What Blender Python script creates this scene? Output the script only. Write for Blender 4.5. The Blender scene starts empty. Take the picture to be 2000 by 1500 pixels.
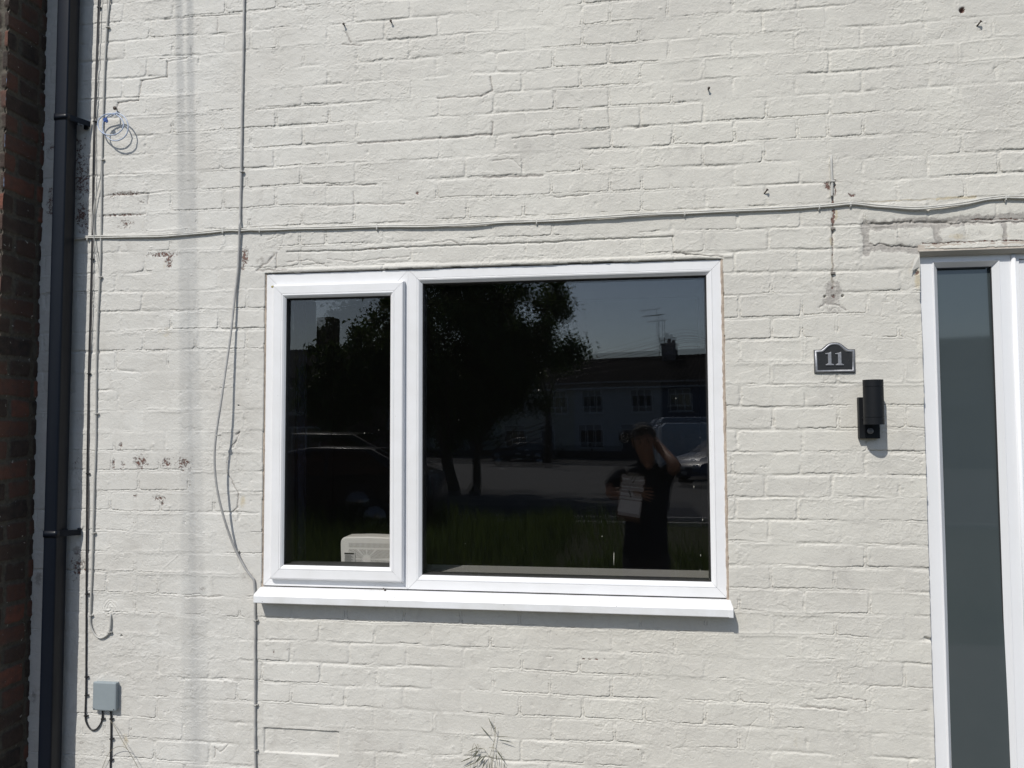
import bpy, bmesh, math, random
import numpy as np
from mathutils import Vector, Matrix
PI = math.pi
S = bpy.context.scene
COL = S.collection
random.seed(7)

# ------------------------------------------------------------------ camera
F, D, H = 1500.0, 3.0, 1.62          # focal length in photo pixels (2000 wide), distance to wall, lens height
YAW, PITCH, ROLL = math.radians(-8.035), math.radians(2.807), math.radians(-0.230)
def _axes():
    sy, cy, sp, cp = math.sin(YAW), math.cos(YAW), math.sin(PITCH), math.cos(PITCH)
    f = Vector((sy*cp, cy*cp, sp)); r = Vector((cy, -sy, 0)); u = r.cross(f)
    c, s = math.cos(ROLL), math.sin(ROLL)
    return c*r + s*u, -s*r + c*u, f
RX, UX, FX = _axes()
CAM = Vector((0, -D, H))
cam_d = bpy.data.cameras.new('camera')
cam = bpy.data.objects.new('camera', cam_d); COL.objects.link(cam)
cam_d.sensor_fit = 'HORIZONTAL'; cam_d.sensor_width = 36.0; cam_d.lens = 36.0*F/2000.0
cam_d.clip_start = 0.02; cam_d.clip_end = 2000
M = Matrix((RX, UX, -FX)).transposed().to_4x4(); M.translation = CAM
cam.matrix_world = M
S.camera = cam

# ------------------------------------------------------------------ world, sun, exposure
SUNV = Vector((-0.42, -1.0, 1.20)).normalized()       # towards the sun
EL = math.asin(SUNV.z); AZ = math.atan2(SUNV.x, SUNV.y)
w = bpy.data.worlds.new('World'); S.world = w; w.use_nodes = True
nt = w.node_tree; bg = nt.nodes['Background']
sky = nt.nodes.new('ShaderNodeTexSky'); sky.sky_type = 'NISHITA'; sky.sun_disc = False
sky.sun_elevation = EL; sky.sun_rotation = AZ; sky.altitude = 50; sky.air_density = 1.0; sky.dust_density = 1.05; sky.ozone_density = 1.2
nt.links.new(sky.outputs[0], bg.inputs[0]); bg.inputs[1].default_value = 0.115
sd = bpy.data.lights.new('sun', 'SUN'); sd.energy = 3.6; sd.angle = math.radians(0.53); sd.color = (1, 0.965, 0.90)
so = bpy.data.objects.new('sun', sd); COL.objects.link(so)
so.rotation_euler = (-SUNV).to_track_quat('-Z', 'Y').to_euler()
so.location = SUNV*20
S.view_settings.view_transform = 'Standard'; S.view_settings.look = 'None'
S.view_settings.exposure = 0.0; S.view_settings.gamma = 1.0
S.cycles.max_bounces = 10; S.cycles.transparent_max_bounces = 12; S.cycles.glossy_bounces = 5

# ------------------------------------------------------------------ placing helpers
def at(px, py, prot=0.0):
    """world point on the vertical plane standing `prot` metres proud of the wall, seen at photo pixel px,py"""
    d = FX*F + RX*(px-1000) - UX*(py-750)
    d = d*((D-prot)/d.y)
    return CAM + d
TILT = math.radians(-0.70); YG = 0.030
GN = Vector((0, -math.cos(TILT), -math.sin(TILT))); G0 = Vector((0, YG, 1.6))
def refl(px, py, L):
    """place out in the street: distance behind the viewer's wall mirror, found from where it mirrors in the glass"""
    d = FX*F + RX*(px-1000) - UX*(py-750)
    V = CAM + d*(L/d.y)
    return V - GN*(2*(V-G0).dot(GN))

# ------------------------------------------------------------------ mesh helpers
def tag(o, label=None, cat=None, group=None, kind=None):
    if label: o['label'] = label
    if cat: o['category'] = cat
    if group: o['group'] = group
    if kind: o['kind'] = kind
    return o
def empty(name, loc=(0,0,0), rz=0.0):
    o = bpy.data.objects.new(name, None); COL.objects.link(o)
    o.location = loc; o.rotation_euler = (0,0,rz); o.empty_display_size = .05
    return o
class MB:
    def __init__(s): s.v=[]; s.f=[]; s.m=[]; s.sm=[]
    def add(s, vs, fs, mi=0, smooth=False):
        b=len(s.v); s.v += [tuple(v) for v in vs]
        for f in fs: s.f.append(tuple(i+b for i in f)); s.m.append(mi); s.sm.append(smooth)
        return s
    def box(s, a, b, mi=0):
        x0,y0,z0=a; x1,y1,z1=b
        x0,x1=min(x0,x1),max(x0,x1); y0,y1=min(y0,y1),max(y0,y1); z0,z1=min(z0,z1),max(z0,z1)
        vs=[(x0,y0,z0),(x1,y0,z0),(x1,y1,z0),(x0,y1,z0),(x0,y0,z1),(x1,y0,z1),(x1,y1,z1),(x0,y1,z1)]
        return s.add(vs,[(0,3,2,1),(4,5,6,7),(0,1,5,4),(1,2,6,5),(2,3,7,6),(3,0,4,7)],mi)
    def obox(s, c, ax, mi=0):
        """box centred on c with three half-axis vectors"""
        c=Vector(c); X,Y,Z=[Vector(a) for a in ax]; vs=[]
        for k in (-1,1):
            for j in (-1,1):
                for i in (-1,1): vs.append(c+X*i+Y*j+Z*k)
        return s.add(vs,[(0,2,3,1),(4,5,7,6),(0,1,5,4),(1,3,7,5),(3,2,6,7),(2,0,4,6)],mi)
    def prism(s, poly, d0, d1, to3, mi=0):
        """extrude 2D poly between depths; to3(u,v,d)->xyz"""
        n=len(poly); vs=[to3(u,v,d0) for u,v in poly]+[to3(u,v,d1) for u,v in poly]
        fs=[tuple(range(n)), tuple(range(2*n-1,n-1,-1))]+[(i,i+n,(i+1)%n+n,(i+1)%n) for i in range(n)]
        return s.add(vs,fs,mi)
    def tube(s, pts, r, n=8, mi=0, cap=True, flat=1.0):
        pts=[Vector(p) for p in pts]; N=len(pts); vs=[]; fs=[]
        rr = r if hasattr(r,'__len__') else [r]*N
        t=(pts[1]-pts[0]).normalized(); up=Vector((0,1,0)) if abs(t.y)<.9 else Vector((1,0,0))
        a=t.cross(up).normalized()
        for i,p in enumerate(pts):
            t=(pts[min(i+1,N-1)]-pts[max(i-1,0)]).normalized()
            a=(a-t*a.dot(t)).normalized(); b=t.cross(a)
            for k in range(n):
                an=2*PI*k/n; vs.append(p+a*(rr[i]*math.cos(an))+b*(rr[i]*math.sin(an)*flat))
        for i in range(N-1):
            for k in range(n):
                fs.append((i*n+k,i*n+(k+1)%n,(i+1)*n+(k+1)%n,(i+1)*n+k))
        if cap: fs.append(tuple(range(n-1,-1,-1))); fs.append(tuple((N-1)*n+k for k in range(n)))
        return s.add(vs,fs,mi,True)
    def ball(s, c, r, n=10, mi=0, sc=(1,1,1)):
        c=Vector(c); vs=[];fs=[]; m=n//2+1
        for j in range(m+1):
            th=PI*j/m
            for k in range(n):
                ph=2*PI*k/n
                vs.append(c+Vector((r*sc[0]*math.sin(th)*math.cos(ph),r*sc[1]*math.sin(th)*math.sin(ph),r*sc[2]*math.cos(th))))
        for j in range(m):
            for k in range(n): fs.append((j*n+k,(j+1)*n+k,(j+1)*n+(k+1)%n,j*n+(k+1)%n))
        return s.add(vs,fs,mi,True)
    def build(s, name, mats, parent=None, bevel=0, loc=None):
        me=bpy.data.meshes.new(name); me.from_pydata(s.v,[],s.f); 
        for m in (mats if isinstance(mats,(list,tuple)) else [mats]): me.materials.append(m)
        me.polygons.foreach_set('material_index', s.m); me.polygons.foreach_set('use_smooth', s.sm)
        bm=bmesh.new(); bm.from_mesh(me)
        bmesh.ops.remove_doubles(bm, verts=bm.verts, dist=1e-6)
        bmesh.ops.recalc_face_normals(bm, faces=bm.faces); bm.to_mesh(me); bm.free()
        o=bpy.data.objects.new(name, me); COL.objects.link(o)
        if parent: 
            o.parent=parent
        if loc: o.location=loc
        if bevel:
            b=o.modifiers.new('bevel','BEVEL'); b.width=bevel; b.segments=2; b.limit_method='ANGLE'; b.angle_limit=math.radians(35)
            b.harden_normals=False
        me.update(); return o
def catmull(pts, n=8):
    P=[Vector(p) for p in pts]; P=[P[0]*2-P[1]]+P+[P[-1]*2-P[-2]]; out=[]
    for i in range(1,len(P)-2):
        a,b,c,d=P[i-1:i+3]
        for k in range(n):
            t=k/n; out.append(.5*((2*b)+(c-a)*t+(2*a-5*b+4*c-d)*t*t+(3*b-a-3*c+d)*t**3))
    out.append(P[-2]); return out
def keep(child, parent):
    """children are modelled in world space: cancel the parent's own transform"""
    child.parent=parent; child.matrix_parent_inverse=parent.matrix_basis.inverted() if hasattr(parent,'matrix_basis') else Matrix()
    return child

# ------------------------------------------------------------------ materials
def mat(name, col, rough=.6, spec=.5, metal=0, noise=None, bump=None, coat=0):
    m=bpy.data.materials.new(name); m.use_nodes=True; n=m.node_tree.nodes; l=m.node_tree.links
    b=n['Principled BSDF']; b.inputs['Base Color'].default_value=(*col,1); b.inputs['Roughness'].default_value=rough
    b.inputs['Specular IOR Level'].default_value=spec; b.inputs['Metallic'].default_value=metal
    if coat: b.inputs['Coat Weight'].default_value=coat; b.inputs['Coat Roughness'].default_value=.05
    tc=n.new('ShaderNodeTexCoord')
    if noise:                                   # (scale, amount, second colour)
        sc,amt,c2=noise
        t=n.new('ShaderNodeTexNoise'); t.inputs['Scale'].default_value=sc; t.inputs['Detail'].default_value=6; t.inputs['Roughness'].default_value=.6
        l.new(tc.outputs['Object'],t.inputs['Vector'])
        r=n.new('ShaderNodeMapRange'); r.inputs[1].default_value=.35; r.inputs[2].default_value=.7; r.inputs[4].default_value=amt; l.new(t.outputs[0],r.inputs[0])
        x=n.new('ShaderNodeMix'); x.data_type='RGBA'; x.inputs[6].default_value=(*col,1); x.inputs[7].default_value=(*c2,1)
        l.new(r.outputs[0],x.inputs[0]); l.new(x.outputs[2],b.inputs['Base Color'])
    if bump:
        sc,dist=bump
        t=n.new('ShaderNodeTexNoise'); t.inputs['Scale'].default_value=sc; t.inputs['Detail'].default_value=5
        l.new(tc.outputs['Object'],t.inputs['Vector'])
        bb=n.new('ShaderNodeBump'); bb.inputs['Strength'].default_value=1; bb.inputs['Distance'].default_value=dist
        l.new(t.outputs[0],bb.inputs['Height']); l.new(bb.outputs[0],b.inputs['Normal'])
    return m
pvc = mat('white_pvc',(.81,.81,.82),.32,.5,noise=(9,.40,(.70,.695,.68)))
pvc_door = mat('white_pvc_door',(.78,.785,.80),.34,.5,noise=(4,.2,(.68,.69,.70)))
def specks(m, scale=260, thr=.055, col=(.06,.05,.04)):
    """tiny flecks of dirt scattered over a surface"""
    n=m.node_tree.nodes; l=m.node_tree.links; b=n['Principled BSDF']
    src=b.inputs['Base Color'].links[0].from_socket
    tc=n.new('ShaderNodeTexCoord'); v=n.new('ShaderNodeTexVoronoi'); v.inputs['Scale'].default_value=scale*.22
    l.new(tc.outputs['Object'],v.inputs['Vector'])
    n2=n.new('ShaderNodeTexNoise'); n2.inputs['Scale'].default_value=5; l.new(tc.outputs['Object'],n2.inputs['Vector'])
    a=n.new('ShaderNodeMath'); a.operation='LESS_THAN'; a.inputs[1].default_value=thr; l.new(v.outputs['Distance'],a.inputs[0])
    c=n.new('ShaderNodeMath'); c.operation='GREATER_THAN'; c.inputs[1].default_value=.55; l.new(n2.outputs[0],c.inputs[0])
    d=n.new('ShaderNodeMath'); d.operation='MULTIPLY'; l.new(a.outputs[0],d.inputs[0]); l.new(c.outputs[0],d.inputs[1])
    x=n.new('ShaderNodeMix'); x.data_type='RGBA'; x.inputs[7].default_value=(*col,1); l.new(src,x.inputs[6]); l.new(d.outputs[0],x.inputs[0])
    l.new(x.outputs[2],b.inputs['Base Color'])
pvc_sill = mat('white_pvc_sill',(.80,.81,.83),.35,.5,noise=(7,.6,(.60,.59,.55))); specks(pvc_sill,thr=.085); specks(pvc,scale=190,thr=.035,col=(.22,.20,.17))
gap_dark = mat('dark_gap',(.03,.028,.026),.9)
gasket = mat('black_gasket',(.02,.02,.02),.6)
black_lamp = mat('black_powder_coat',(.006,.007,.009),.5,.28,bump=(900,.0002))
plate_black = mat('plate_black',(.016,.017,.018),.45,noise=(60,.5,(.03,.03,.03)))
plate_grey = mat('plate_pewter',(.34,.345,.365),.38,.5,metal=.35,bump=(700,.0003),noise=(90,.6,(.16,.165,.18)))
box_grey = mat('grey_plastic',(.27,.31,.33),.45,noise=(20,.4,(.23,.265,.28)))
cab_white = mat('painted_cable',(.60,.59,.55),.5,noise=(40,.6,(.42,.41,.38)))
cab_grey = mat('grey_cable',(.34,.335,.33),.5,noise=(30,.7,(.52,.51,.48)))
cab_pale = mat('pale_cable',(.50,.49,.46),.5,noise=(30,.5,(.36,.35,.33)))
cab_black = mat('black_cable',(.025,.025,.027),.45)
cab_blue = mat('blue_white_cable',(.30,.38,.55),.4,noise=(120,.9,(.62,.66,.72)))
blue_tape = mat('blue_tape',(.02,.07,.28),.4)
nail_mat = mat('rusty_nail',(.028,.024,.022),.6,noise=(300,.6,(.12,.07,.04)))
screw_mat = mat('screw_metal',(.35,.34,.32),.35,metal=.8,noise=(300,.4,(.25,.2,.15)))
pipe_mat = mat('black_downpipe',(.002,.004,.009),.36,.26,noise=(8,.5,(.004,.006,.011)),bump=(3,.0012))
sealant = mat('old_sealant',(.50,.42,.34),.8,noise=(35,.9,(.28,.22,.18)),bump=(120,.002))
shade_grey = mat('grey_jamb_shade',(.42,.44,.48),.6,noise=(30,.4,(.32,.33,.35)))  # grey that holds the wall's shadow on the door jamb
rawwood = mat('weathered_lintel_edge',(.46,.40,.34),.85,noise=(40,.8,(.62,.57,.50)),bump=(90,.002))
grasslive = mat('dry_grass_blade',(.085,.09,.045),.6,noise=(25,.8,(.05,.05,.035)))
fan_plastic = None

def glass_mat(name, tint=(1,1,1), dust=True, wav=.0002, refl_k=2.2):
    m=bpy.data.materials.new(name); m.use_nodes=True; n=m.node_tree.nodes; l=m.node_tree.links
    n.remove(n['Principled BSDF']); out=n['Material Output']
    tr=n.new('ShaderNodeBsdfTransparent'); tr.inputs[0].default_value=(*tint,1)
    gl=n.new('ShaderNodeBsdfGlossy'); gl.inputs['Roughness'].default_value=0.0
    fr=n.new('ShaderNodeFresnel'); fr.inputs[0].default_value=1.52
    geo=n.new('ShaderNodeNewGeometry')
    inv=n.new('ShaderNodeMath'); inv.operation='SUBTRACT'; inv.inputs[0].default_value=1; l.new(geo.outputs['Backfacing'],inv.inputs[1])
    f2=n.new('ShaderNodeMath'); f2.operation='MULTIPLY'; l.new(fr.outputs[0],f2.inputs[0]); l.new(inv.outputs[0],f2.inputs[1])
    f3=n.new('ShaderNodeMath'); f3.operation='MULTIPLY'; f3.use_clamp=True; l.new(f2.outputs[0],f3.inputs[0]); f3.inputs[1].default_value=refl_k
    tc=n.new('ShaderNodeTexCoord'); t=n.new('ShaderNodeTexNoise'); t.inputs['Scale'].default_value=2.3; t.inputs['Detail'].default_value=1
    l.new(tc.outputs['Object'],t.inputs['Vector'])
    b=n.new('ShaderNodeBump'); b.inputs['Strength'].default_value=1; b.inputs['Distance'].default_value=wav
    l.new(t.outputs[0],b.inputs['Height']); l.new(b.outputs[0],gl.inputs['Normal'])
    mx=n.new('ShaderNodeMixShader'); l.new(f3.outputs[0],mx.inputs[0]); l.new(tr.outputs[0],mx.inputs[1]); l.new(gl.outputs[0],mx.inputs[2])
    last=mx
    if dust:
        v=n.new('ShaderNodeTexVoronoi'); v.inputs['Scale'].default_value=22
        mp=n.new('ShaderNodeMapping'); mp.inputs['Scale'].default_value=(1.3,1,1); l.new(tc.outputs['Object'],mp.inputs[0]); l.new(mp.outputs[0],v.inputs['Vector'])
        n2=n.new('ShaderNodeTexNoise'); n2.inputs['Scale'].default_value=9; l.new(tc.outputs['Object'],n2.inputs['Vector'])
        a=n.new('ShaderNodeMath'); a.operation='LESS_THAN'; a.inputs[1].default_value=.026; l.new(v.outputs['Distance'],a.inputs[0])
        c=n.new('ShaderNodeMath'); c.operation='GREATER_THAN'; c.inputs[1].default_value=.56; l.new(n2.outputs[0],c.inputs[0])
        d=n.new('ShaderNodeMath'); d.operation='MULTIPLY'; l.new(a.outputs[0],d.inputs[0]); l.new(c.outputs[0],d.inputs[1])
        e=n.new('ShaderNodeMath'); e.operation='MAXIMUM'; e.inputs[1].default_value=.0022; 
        l.new(d.outputs[0],e.inputs[0])
        df=n.new('ShaderNodeBsdfDiffuse'); df.inputs[0].default_value=(.30,.30,.28,1)
        m2=n.new('ShaderNodeMixShader'); l.new(e.outputs[0],m2.inputs[0]); l.new(mx.outputs[0],m2.inputs[1]); l.new(df.outputs[0],m2.inputs[2]); last=m2
    l.new(last.outputs[0],out.inputs[0])
    return m
glass_out = glass_mat('window_glass',dust=True)
glass_in = glass_mat('window_glass_inner',dust=False,wav=.0004)

def leafy(m,amt,colr):
    n=m.node_tree.nodes; l=m.node_tree.links; b=n['Principled BSDF']; out=n['Material Output']
    t=n.new('ShaderNodeBsdfTranslucent'); t.inputs[0].default_value=(*colr,1)
    x=n.new('ShaderNodeMixShader'); x.inputs[0].default_value=amt; l.new(b.outputs[0],x.inputs[1]); l.new(t.outputs[0],x.inputs[2]); l.new(x.outputs[0],out.inputs[0]); return m
# ------------------------------------------------------------------ numpy noise
def vnoise(x, y, seed):
    rs=np.random.RandomState(seed); T=rs.rand(256,256).astype(np.float32)
    xi=np.floor(x).astype(np.int64); yi=np.floor(y).astype(np.int64); fx=(x-xi).astype(np.float32); fy=(y-yi).astype(np.float32)
    fx=fx*fx*(3-2*fx); fy=fy*fy*(3-2*fy)
    a=T[yi%256,xi%256]; b=T[yi%256,(xi+1)%256]; c=T[(yi+1)%256,xi%256]; d=T[(yi+1)%256,(xi+1)%256]
    return (a*(1-fx)+b*fx)*(1-fy)+(c*(1-fx)+d*fx)*fy
def fbm(x, y, seed, o=3):
    s=0; a=1; t=0
    for i in range(o): s=s+a*vnoise(x*2**i+i*17.3,y*2**i+i*9.1,seed+i); t+=a; a*=.5
    return s/t-.5
def sstep(a,b,x):
    t=np.clip((x-a)/(b-a),0,1); return t*t*(3-2*t)

# ================================================================== THE PAINTED HOUSE
XC = at(73,750).x                     # inside corner with the neighbour
WX0, WX1, WZ0, WZ1 = -1.456, 0.389, 0.955, 2.238     # window opening
DX0 = at(1812,980,-.03).x - .012; DX1 = DX0+1.62; DZ1 = at(1880,485).z      # door opening
house = empty('painted_house',(0,0,0))
tag(house,'cream painted brick house front with a two part white window and a white door','house')

CH, Z0B = 0.0848, 0.485
def brick_rows(rng, x0, x1, k0, k1, pitch, phase):
    rows={}
    for k in range(k0,k1):
        p=x0-pitch*2; ph=phase(k); p=ph+math.floor((x0-ph)/pitch-1)*pitch; L=[]
        while p<x1+pitch*2:
            L.append(p+rng.uniform(-.009,.009)); 
            if rng.rand()<.035: L.append(p+pitch*.5+rng.uniform(-.006,.006))
            p+=pitch
        rows[k]=np.array(sorted(L))
    return rows
def brick_field(X, Z, rng_seed, rows, k0, joint=.0055, warp=1.0):
    """signed distance inside brick, row, brick index"""
    wx=warp*(fbm(X*9,Z*9,11)*.010+fbm(X*45,Z*45,21)*.0045); wz=warp*(fbm(X*5,Z*11,31)*.013+fbm(X*40,Z*40,41)*.0050)
    x=X+wx; z=Z+wz
    t=(z-Z0B)/CH; k=np.floor(t).astype(int); v=(t-k)*CH
    dv=np.minimum(v,CH-v)-joint
    du=np.full(X.shape,.1,np.float32); idx=np.zeros(X.shape,int)
    for kk in np.unique(k):
        m=(k==kk); p=rows.get(int(kk)); 
        if p is None: continue
        xx=x[m]; i=np.searchsorted(p,xx); i=np.clip(i,1,len(p)-1)
        du[m]=np.minimum(xx-p[i-1],p[i]-xx)-joint; idx[m]=i
    r=.010; q1=np.maximum(r-du,0); q2=np.maximum(r-dv,0)
    d=np.where((du<r)&(dv<r), r-np.sqrt(q1*q1+q2*q2), np.minimum(du,dv))
    return d,k,idx,dv,du,v,x,z
rs=np.random.RandomState(5)
rows=brick_rows(rs,-2.6,3.3,-7,42,.2335,lambda k:(.21 if k%2==0 else .095) if k>=12 else (.19 if k%2 else .075))
rows[20]=np.array([-2.6,-2.38,-2.14,-1.9,-1.67,-1.43,-1.184,-.953,-.722,-.495,-.262,-.044,.21,.436,.67,.9,1.13,1.36,1.6,1.84,2.07,2.3,2.54,2.77,3.0,3.3,3.6])

STEP=.0023
xs=np.concatenate([np.arange(XC-.02,1.62,STEP),np.arange(1.62,3.2,.012)]); zs=np.concatenate([np.arange(-.02,.15,.012),np.arange(.15,3.60,STEP),np.arange(3.6,3.9,.012)])
X,Z=np.meshgrid(xs,zs); X=X.astype(np.float32); Z=Z.astype(np.float32)
d,k,idx,dv,du,v,xw,zw=brick_field(X,Z,5,rows,-7,joint=.0042)
hb=np.sin(k*12.9898+idx*78.233)*43758.5453; hb=hb-np.floor(hb); hb2=np.sin(k*39.3468+idx*11.135)*24634.6345; hb2=hb2-np.floor(hb2)
hb3=np.sin(k*7.13+idx*57.71)*9634.63; hb3=hb3-np.floor(hb3)
Nf=lambda fx_,fz_,sd,o=2: fbm(X*fx_,Z*fz_,sd,o)
ragged=Nf(120,150,201)*.0042+Nf(260,300,211)*.0022
d=d+ragged
G=.0002+.0037*sstep(-.08,.40,Nf(2.3,4,51,3)+.8*Nf(11,30,61,3))
rnd=.002+.009*hb3
face=sstep(-.0022,.0018,d)*.38+.62*sstep(-.0035,rnd,d)
h=-G*(1-face)
h+=.0018*np.exp(-(np.maximum(d,-.004)/.006)**2)*sstep(.05,.22,Nf(3,9,55,3))     # joints smeared over with filler and paint
h+=(hb-.5)*.0016*face + (hb2-.5)*.020*(v-CH/2)*face                    # each brick sits and tips its own way
h+=Nf(6,6,81,3)*.0034+Nf(26,34,91,3)*.0013+Nf(110,170,101,2)*.00055
near=np.exp(-(np.maximum(d,0)/.011)**2)
rough_z=sstep(.0,.16,Nf(3.6,5,121,3))
rid=np.clip(1-np.abs(Nf(48,85,111,3))*11,0,1)
h+=rid*.0011*near*sstep(-.08,.12,Nf(5,5,122))
rid2=np.clip(1-np.abs(Nf(40,52,113,3))*16,0,1); h+=rid2*.0010*rough_z
# edges of old paint layers that flaked and were painted over
lay=Nf(15,22,221,3); h+=.0007*sstep(-.004,.004,lay)*sstep(.02,.12,Nf(4,5,231,3))
lay2=Nf(22,30,225,3); h+=.0005*sstep(.050,.056,lay2)*sstep(-.05,.08,Nf(3,4,235,3))
# hairline cracks under some bricks and along joints
ck_=sstep(.05,.15,Nf(2.3,5.5,131,3)+.55*Nf(16,16,141,3))
cr=np.exp(-((d-.0003)/.0014)**2)*ck_*(.35+.65*(v<CH*.5))
h-=cr*.0036
hair=np.exp(-(Nf(11,13,241,4)/.0045)**2)*sstep(.06,.13,Nf(2.6,2.9,251,3)); h-=hair*.0013
# blobs, drips and dents of old paint
for i in range(900):
    bx=rs.uniform(XC,1.6); bz=rs.uniform(.2,3.5); r=rs.uniform(.0020,.0065); a=rs.choice([1,1,-1])*rs.uniform(.0006,.0020)*(.5+r/.008)
    ix=np.searchsorted(xs,[bx-3*r,bx+3*r]); iz=np.searchsorted(zs,[bz-3*r,bz+3*r])
    sub=(slice(iz[0],iz[1]),slice(ix[0],ix[1]))
    e=rs.uniform(.5,1.6)
    h[sub]+=a*np.exp(-(((X[sub]-bx)/r)**2+((Z[sub]-bz)/(r*e))**2))
chip=np.zeros_like(X); grey=np.zeros_like(X)+(cr*.85+hair*.6).astype(np.float32); dirt=np.zeros_like(X)
def patch(arr, px, py, rx, ry, a=1.0, sharp=2):
    """rx, ry in photo pixels"""
    c=at(px,py); r1=rx*.002; r2=ry*.002
    ix=np.searchsorted(xs,[c.x-3*r1,c.x+3*r1]); iz=np.searchsorted(zs,[c.z-3*r2,c.z+3*r2]); sub=(slice(iz[0],iz[1]),slice(ix[0],ix[1]))
    q=((X[sub]-c.x)/r1)**2+((Z[sub]-c.z)/r2)**2
    arr[sub]=np.maximum(arr[sub],a*np.exp(-q**(sharp/2)))
def line(arr, pts, wd, a=1.0, depth=0.0, jag=.004, seed=3):
    """a stroke along photo-pixel points, width in metres"""
    P=[at(*p) for p in pts]
    for A,B in zip(P[:-1],P[1:]):
        x0,x1=min(A.x,B.x)-wd*4,max(A.x,B.x)+wd*4; z0,z1=min(A.z,B.z)-wd*4-jag,max(A.z,B.z)+wd*4+jag
        ix=np.searchsorted(xs,[x0,x1]); iz=np.searchsorted(zs,[z0,z1]); sub=(slice(iz[0],iz[1]),slice(ix[0],ix[1]))
        xx=X[sub]+fbm(X[sub]*60,Z[sub]*60,seed,2)*jag*2; zz=Z[sub]+fbm(X[sub]*55+9,Z[sub]*55,seed+9,2)*jag*2
        dx,dz=B.x-A.x,B.z-A.z; L2=dx*dx+dz*dz+1e-12
        t=np.clip(((xx-A.x)*dx+(zz-A.z)*dz)/L2,0,1); q=np.sqrt((xx-A.x-t*dx)**2+(zz-A.z-t*dz)**2)
        g=np.exp(-(q/wd)**2)
        if arr is not None: arr[sub]=np.maximum(arr[sub],a*g)
        if depth: h[sub]-=depth*g
# bare brick showing where the paint came away
for p in [(152,300,16,30,.85),(158,350,16,38,.9),(160,420,14,30,.9),(100,400,9,28,.9),(100,290,12,10,.7),(245,378,26,4,.95),(275,395,7,10,.6),(215,383,10,5,.8),(235,420,40,3,.8),(245,437,16,9,.75),(318,497,24,5,1.05),(331,508,5,12,1.1),(478,500,6,13,1.05),(476,520,4,7,.95),(222,905,4,12,.8),(240,908,5,10,.7),(274,903,12,11,.95),(325,904,8,9,.9),(358,905,14,12,.85),(311,973,9,5,.95),(318,985,4,4,.9),(266,970,4,4,.9),(237,870,3,6,.9),(1879,20,5,5,1.3),(815,377,3,3,1.1),(152,1105,16,22,.8),(150,905,8,10,.6),(1664,381,5,4,1.0),(1617,363,6,7,1.0),(135,470,10,14,.7),(1140,1287,3,1.2,1.0),(1153,1288,4,1.2,1.0),(1165,1288,3.5,1.6,1.1),(1181,1288,2.5,1.5,1.0),(1072,1283,8,1.2,.8),(1246,1464,6,1.5,.8),(534,1273,2.5,5,.7),(562,1269,2,3,.7)]:
    q_s=1.0 if p[0]>1000 else 1.25
    patch(chip,p[0],p[1],p[2]*q_s*1.35,p[3]*q_s*1.3,p[4]*(.95 if p[0]>1000 else .86)); patch(grey,p[0],p[1],p[2]*2.0,p[3]*1.9,.62)
line(chip,[(1627,378),(1628,395)],.0065,1.1); line(chip,[(1627,412),(1626,440)],.0065,1.15); line(chip,[(1626,447),(1627,500)],.0028,.85); line(grey,[(1626,440),(1627,560)],.0045,1.2,.0015)
line(chip,[(1630,352),(1633,385)],.003,1.0)
line(dirt,[(1633,412),(1632,428)],.006,1.2); line(dirt,[(1624,466),(1625,478)],.009,1.1); line(dirt,[(1626,500),(1626,560)],.005,1.2)
line(dirt,[(1830,389),(1905,384)],.006,1.2); line(dirt,[(1700,393),(1830,389)],.003,.9)
patch(chip,1628,562,5,4,1.0); patch(chip,1628,578,6,4,1.0)
patch(grey,1628,568,19,26,1.25); patch(grey,1622,586,24,14,.95); patch(grey,1625,606,28,16,.75); line(grey,[(1600,600),(1612,592),(1640,596),(1652,606)],.004,1.0,.0015)
# cement left bare around the lintel course over the door
line(grey,[(1690,441),(1692,494)],.017,1.35,.003,.007); line(grey,[(1690,441),(1850,434),(1930,427),(2010,426)],.021,1.4,.002,.009); line(None,[(1700,437),(1780,434),(1860,436),(1940,434),(2010,432)],.003,1,.005,.006); line(None,[(1700,476),(1760,482),(1797,484)],.003,1,.004,.006); line(grey,[(1692,480),(1760,487),(1797,488)],.017,1.4,.002,.008)
line(grey,[(1828,442),(1832,475)],.015,1.3,.003,.007); line(grey,[(1962,438),(1964,472)],.011,1.25,.002,.006); patch(grey,1915,432,50,7,.95)
line(chip,[(1900,428),(2010,427)],.003,.85); line(chip,[(1800,476),(1925,471),(2010,469)],.0028,.9); patch(grey,1760,462,55,18,.62); patch(grey,1900,455,60,20,.62); patch(grey,1985,450,20,20,.6)
patch(dirt,1870,462,30,10,.75); patch(dirt,1960,460,20,8,.6); patch(dirt,1792,545,7,25,1.1); patch(chip,1790,533,6,5,1.0)
patch(grey,965,332,60,8,.55); line(grey,[(945,346),(1060,342)],.006,1.2,.0025); line(grey,[(960,315),(1000,310),(1020,330)],.003,.9,.001)
line(grey,[(700,280),(780,275),(860,270),(960,262),(962,240)],.005,1.1,.003); line(grey,[(855,192),(940,188),(962,178),(958,152)],.004,1.1,.0025)
line(grey,[(500,215),(575,208),(640,205)],.003,.8,.002); line(grey,[(640,362),(735,360)],.004,.9,.0025)
line(grey,[(640,402),(700,398),(790,398)],.004,1.0,.002); line(grey,[(690,375),(692,398)],.004,.9,.002)
line(grey,[(675,62),(684,82)],.006,1.0,.002); line(grey,[(668,86),(705,88)],.005,1.0,.0015)
line(grey,[(1000,270),(1080,262),(1190,252)],.003,.9,.003); line(grey,[(1240,250),(1262,246)],.005,.9,.003); line(grey,[(1188,212),(1190,250)],.003,.8,.003)
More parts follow.
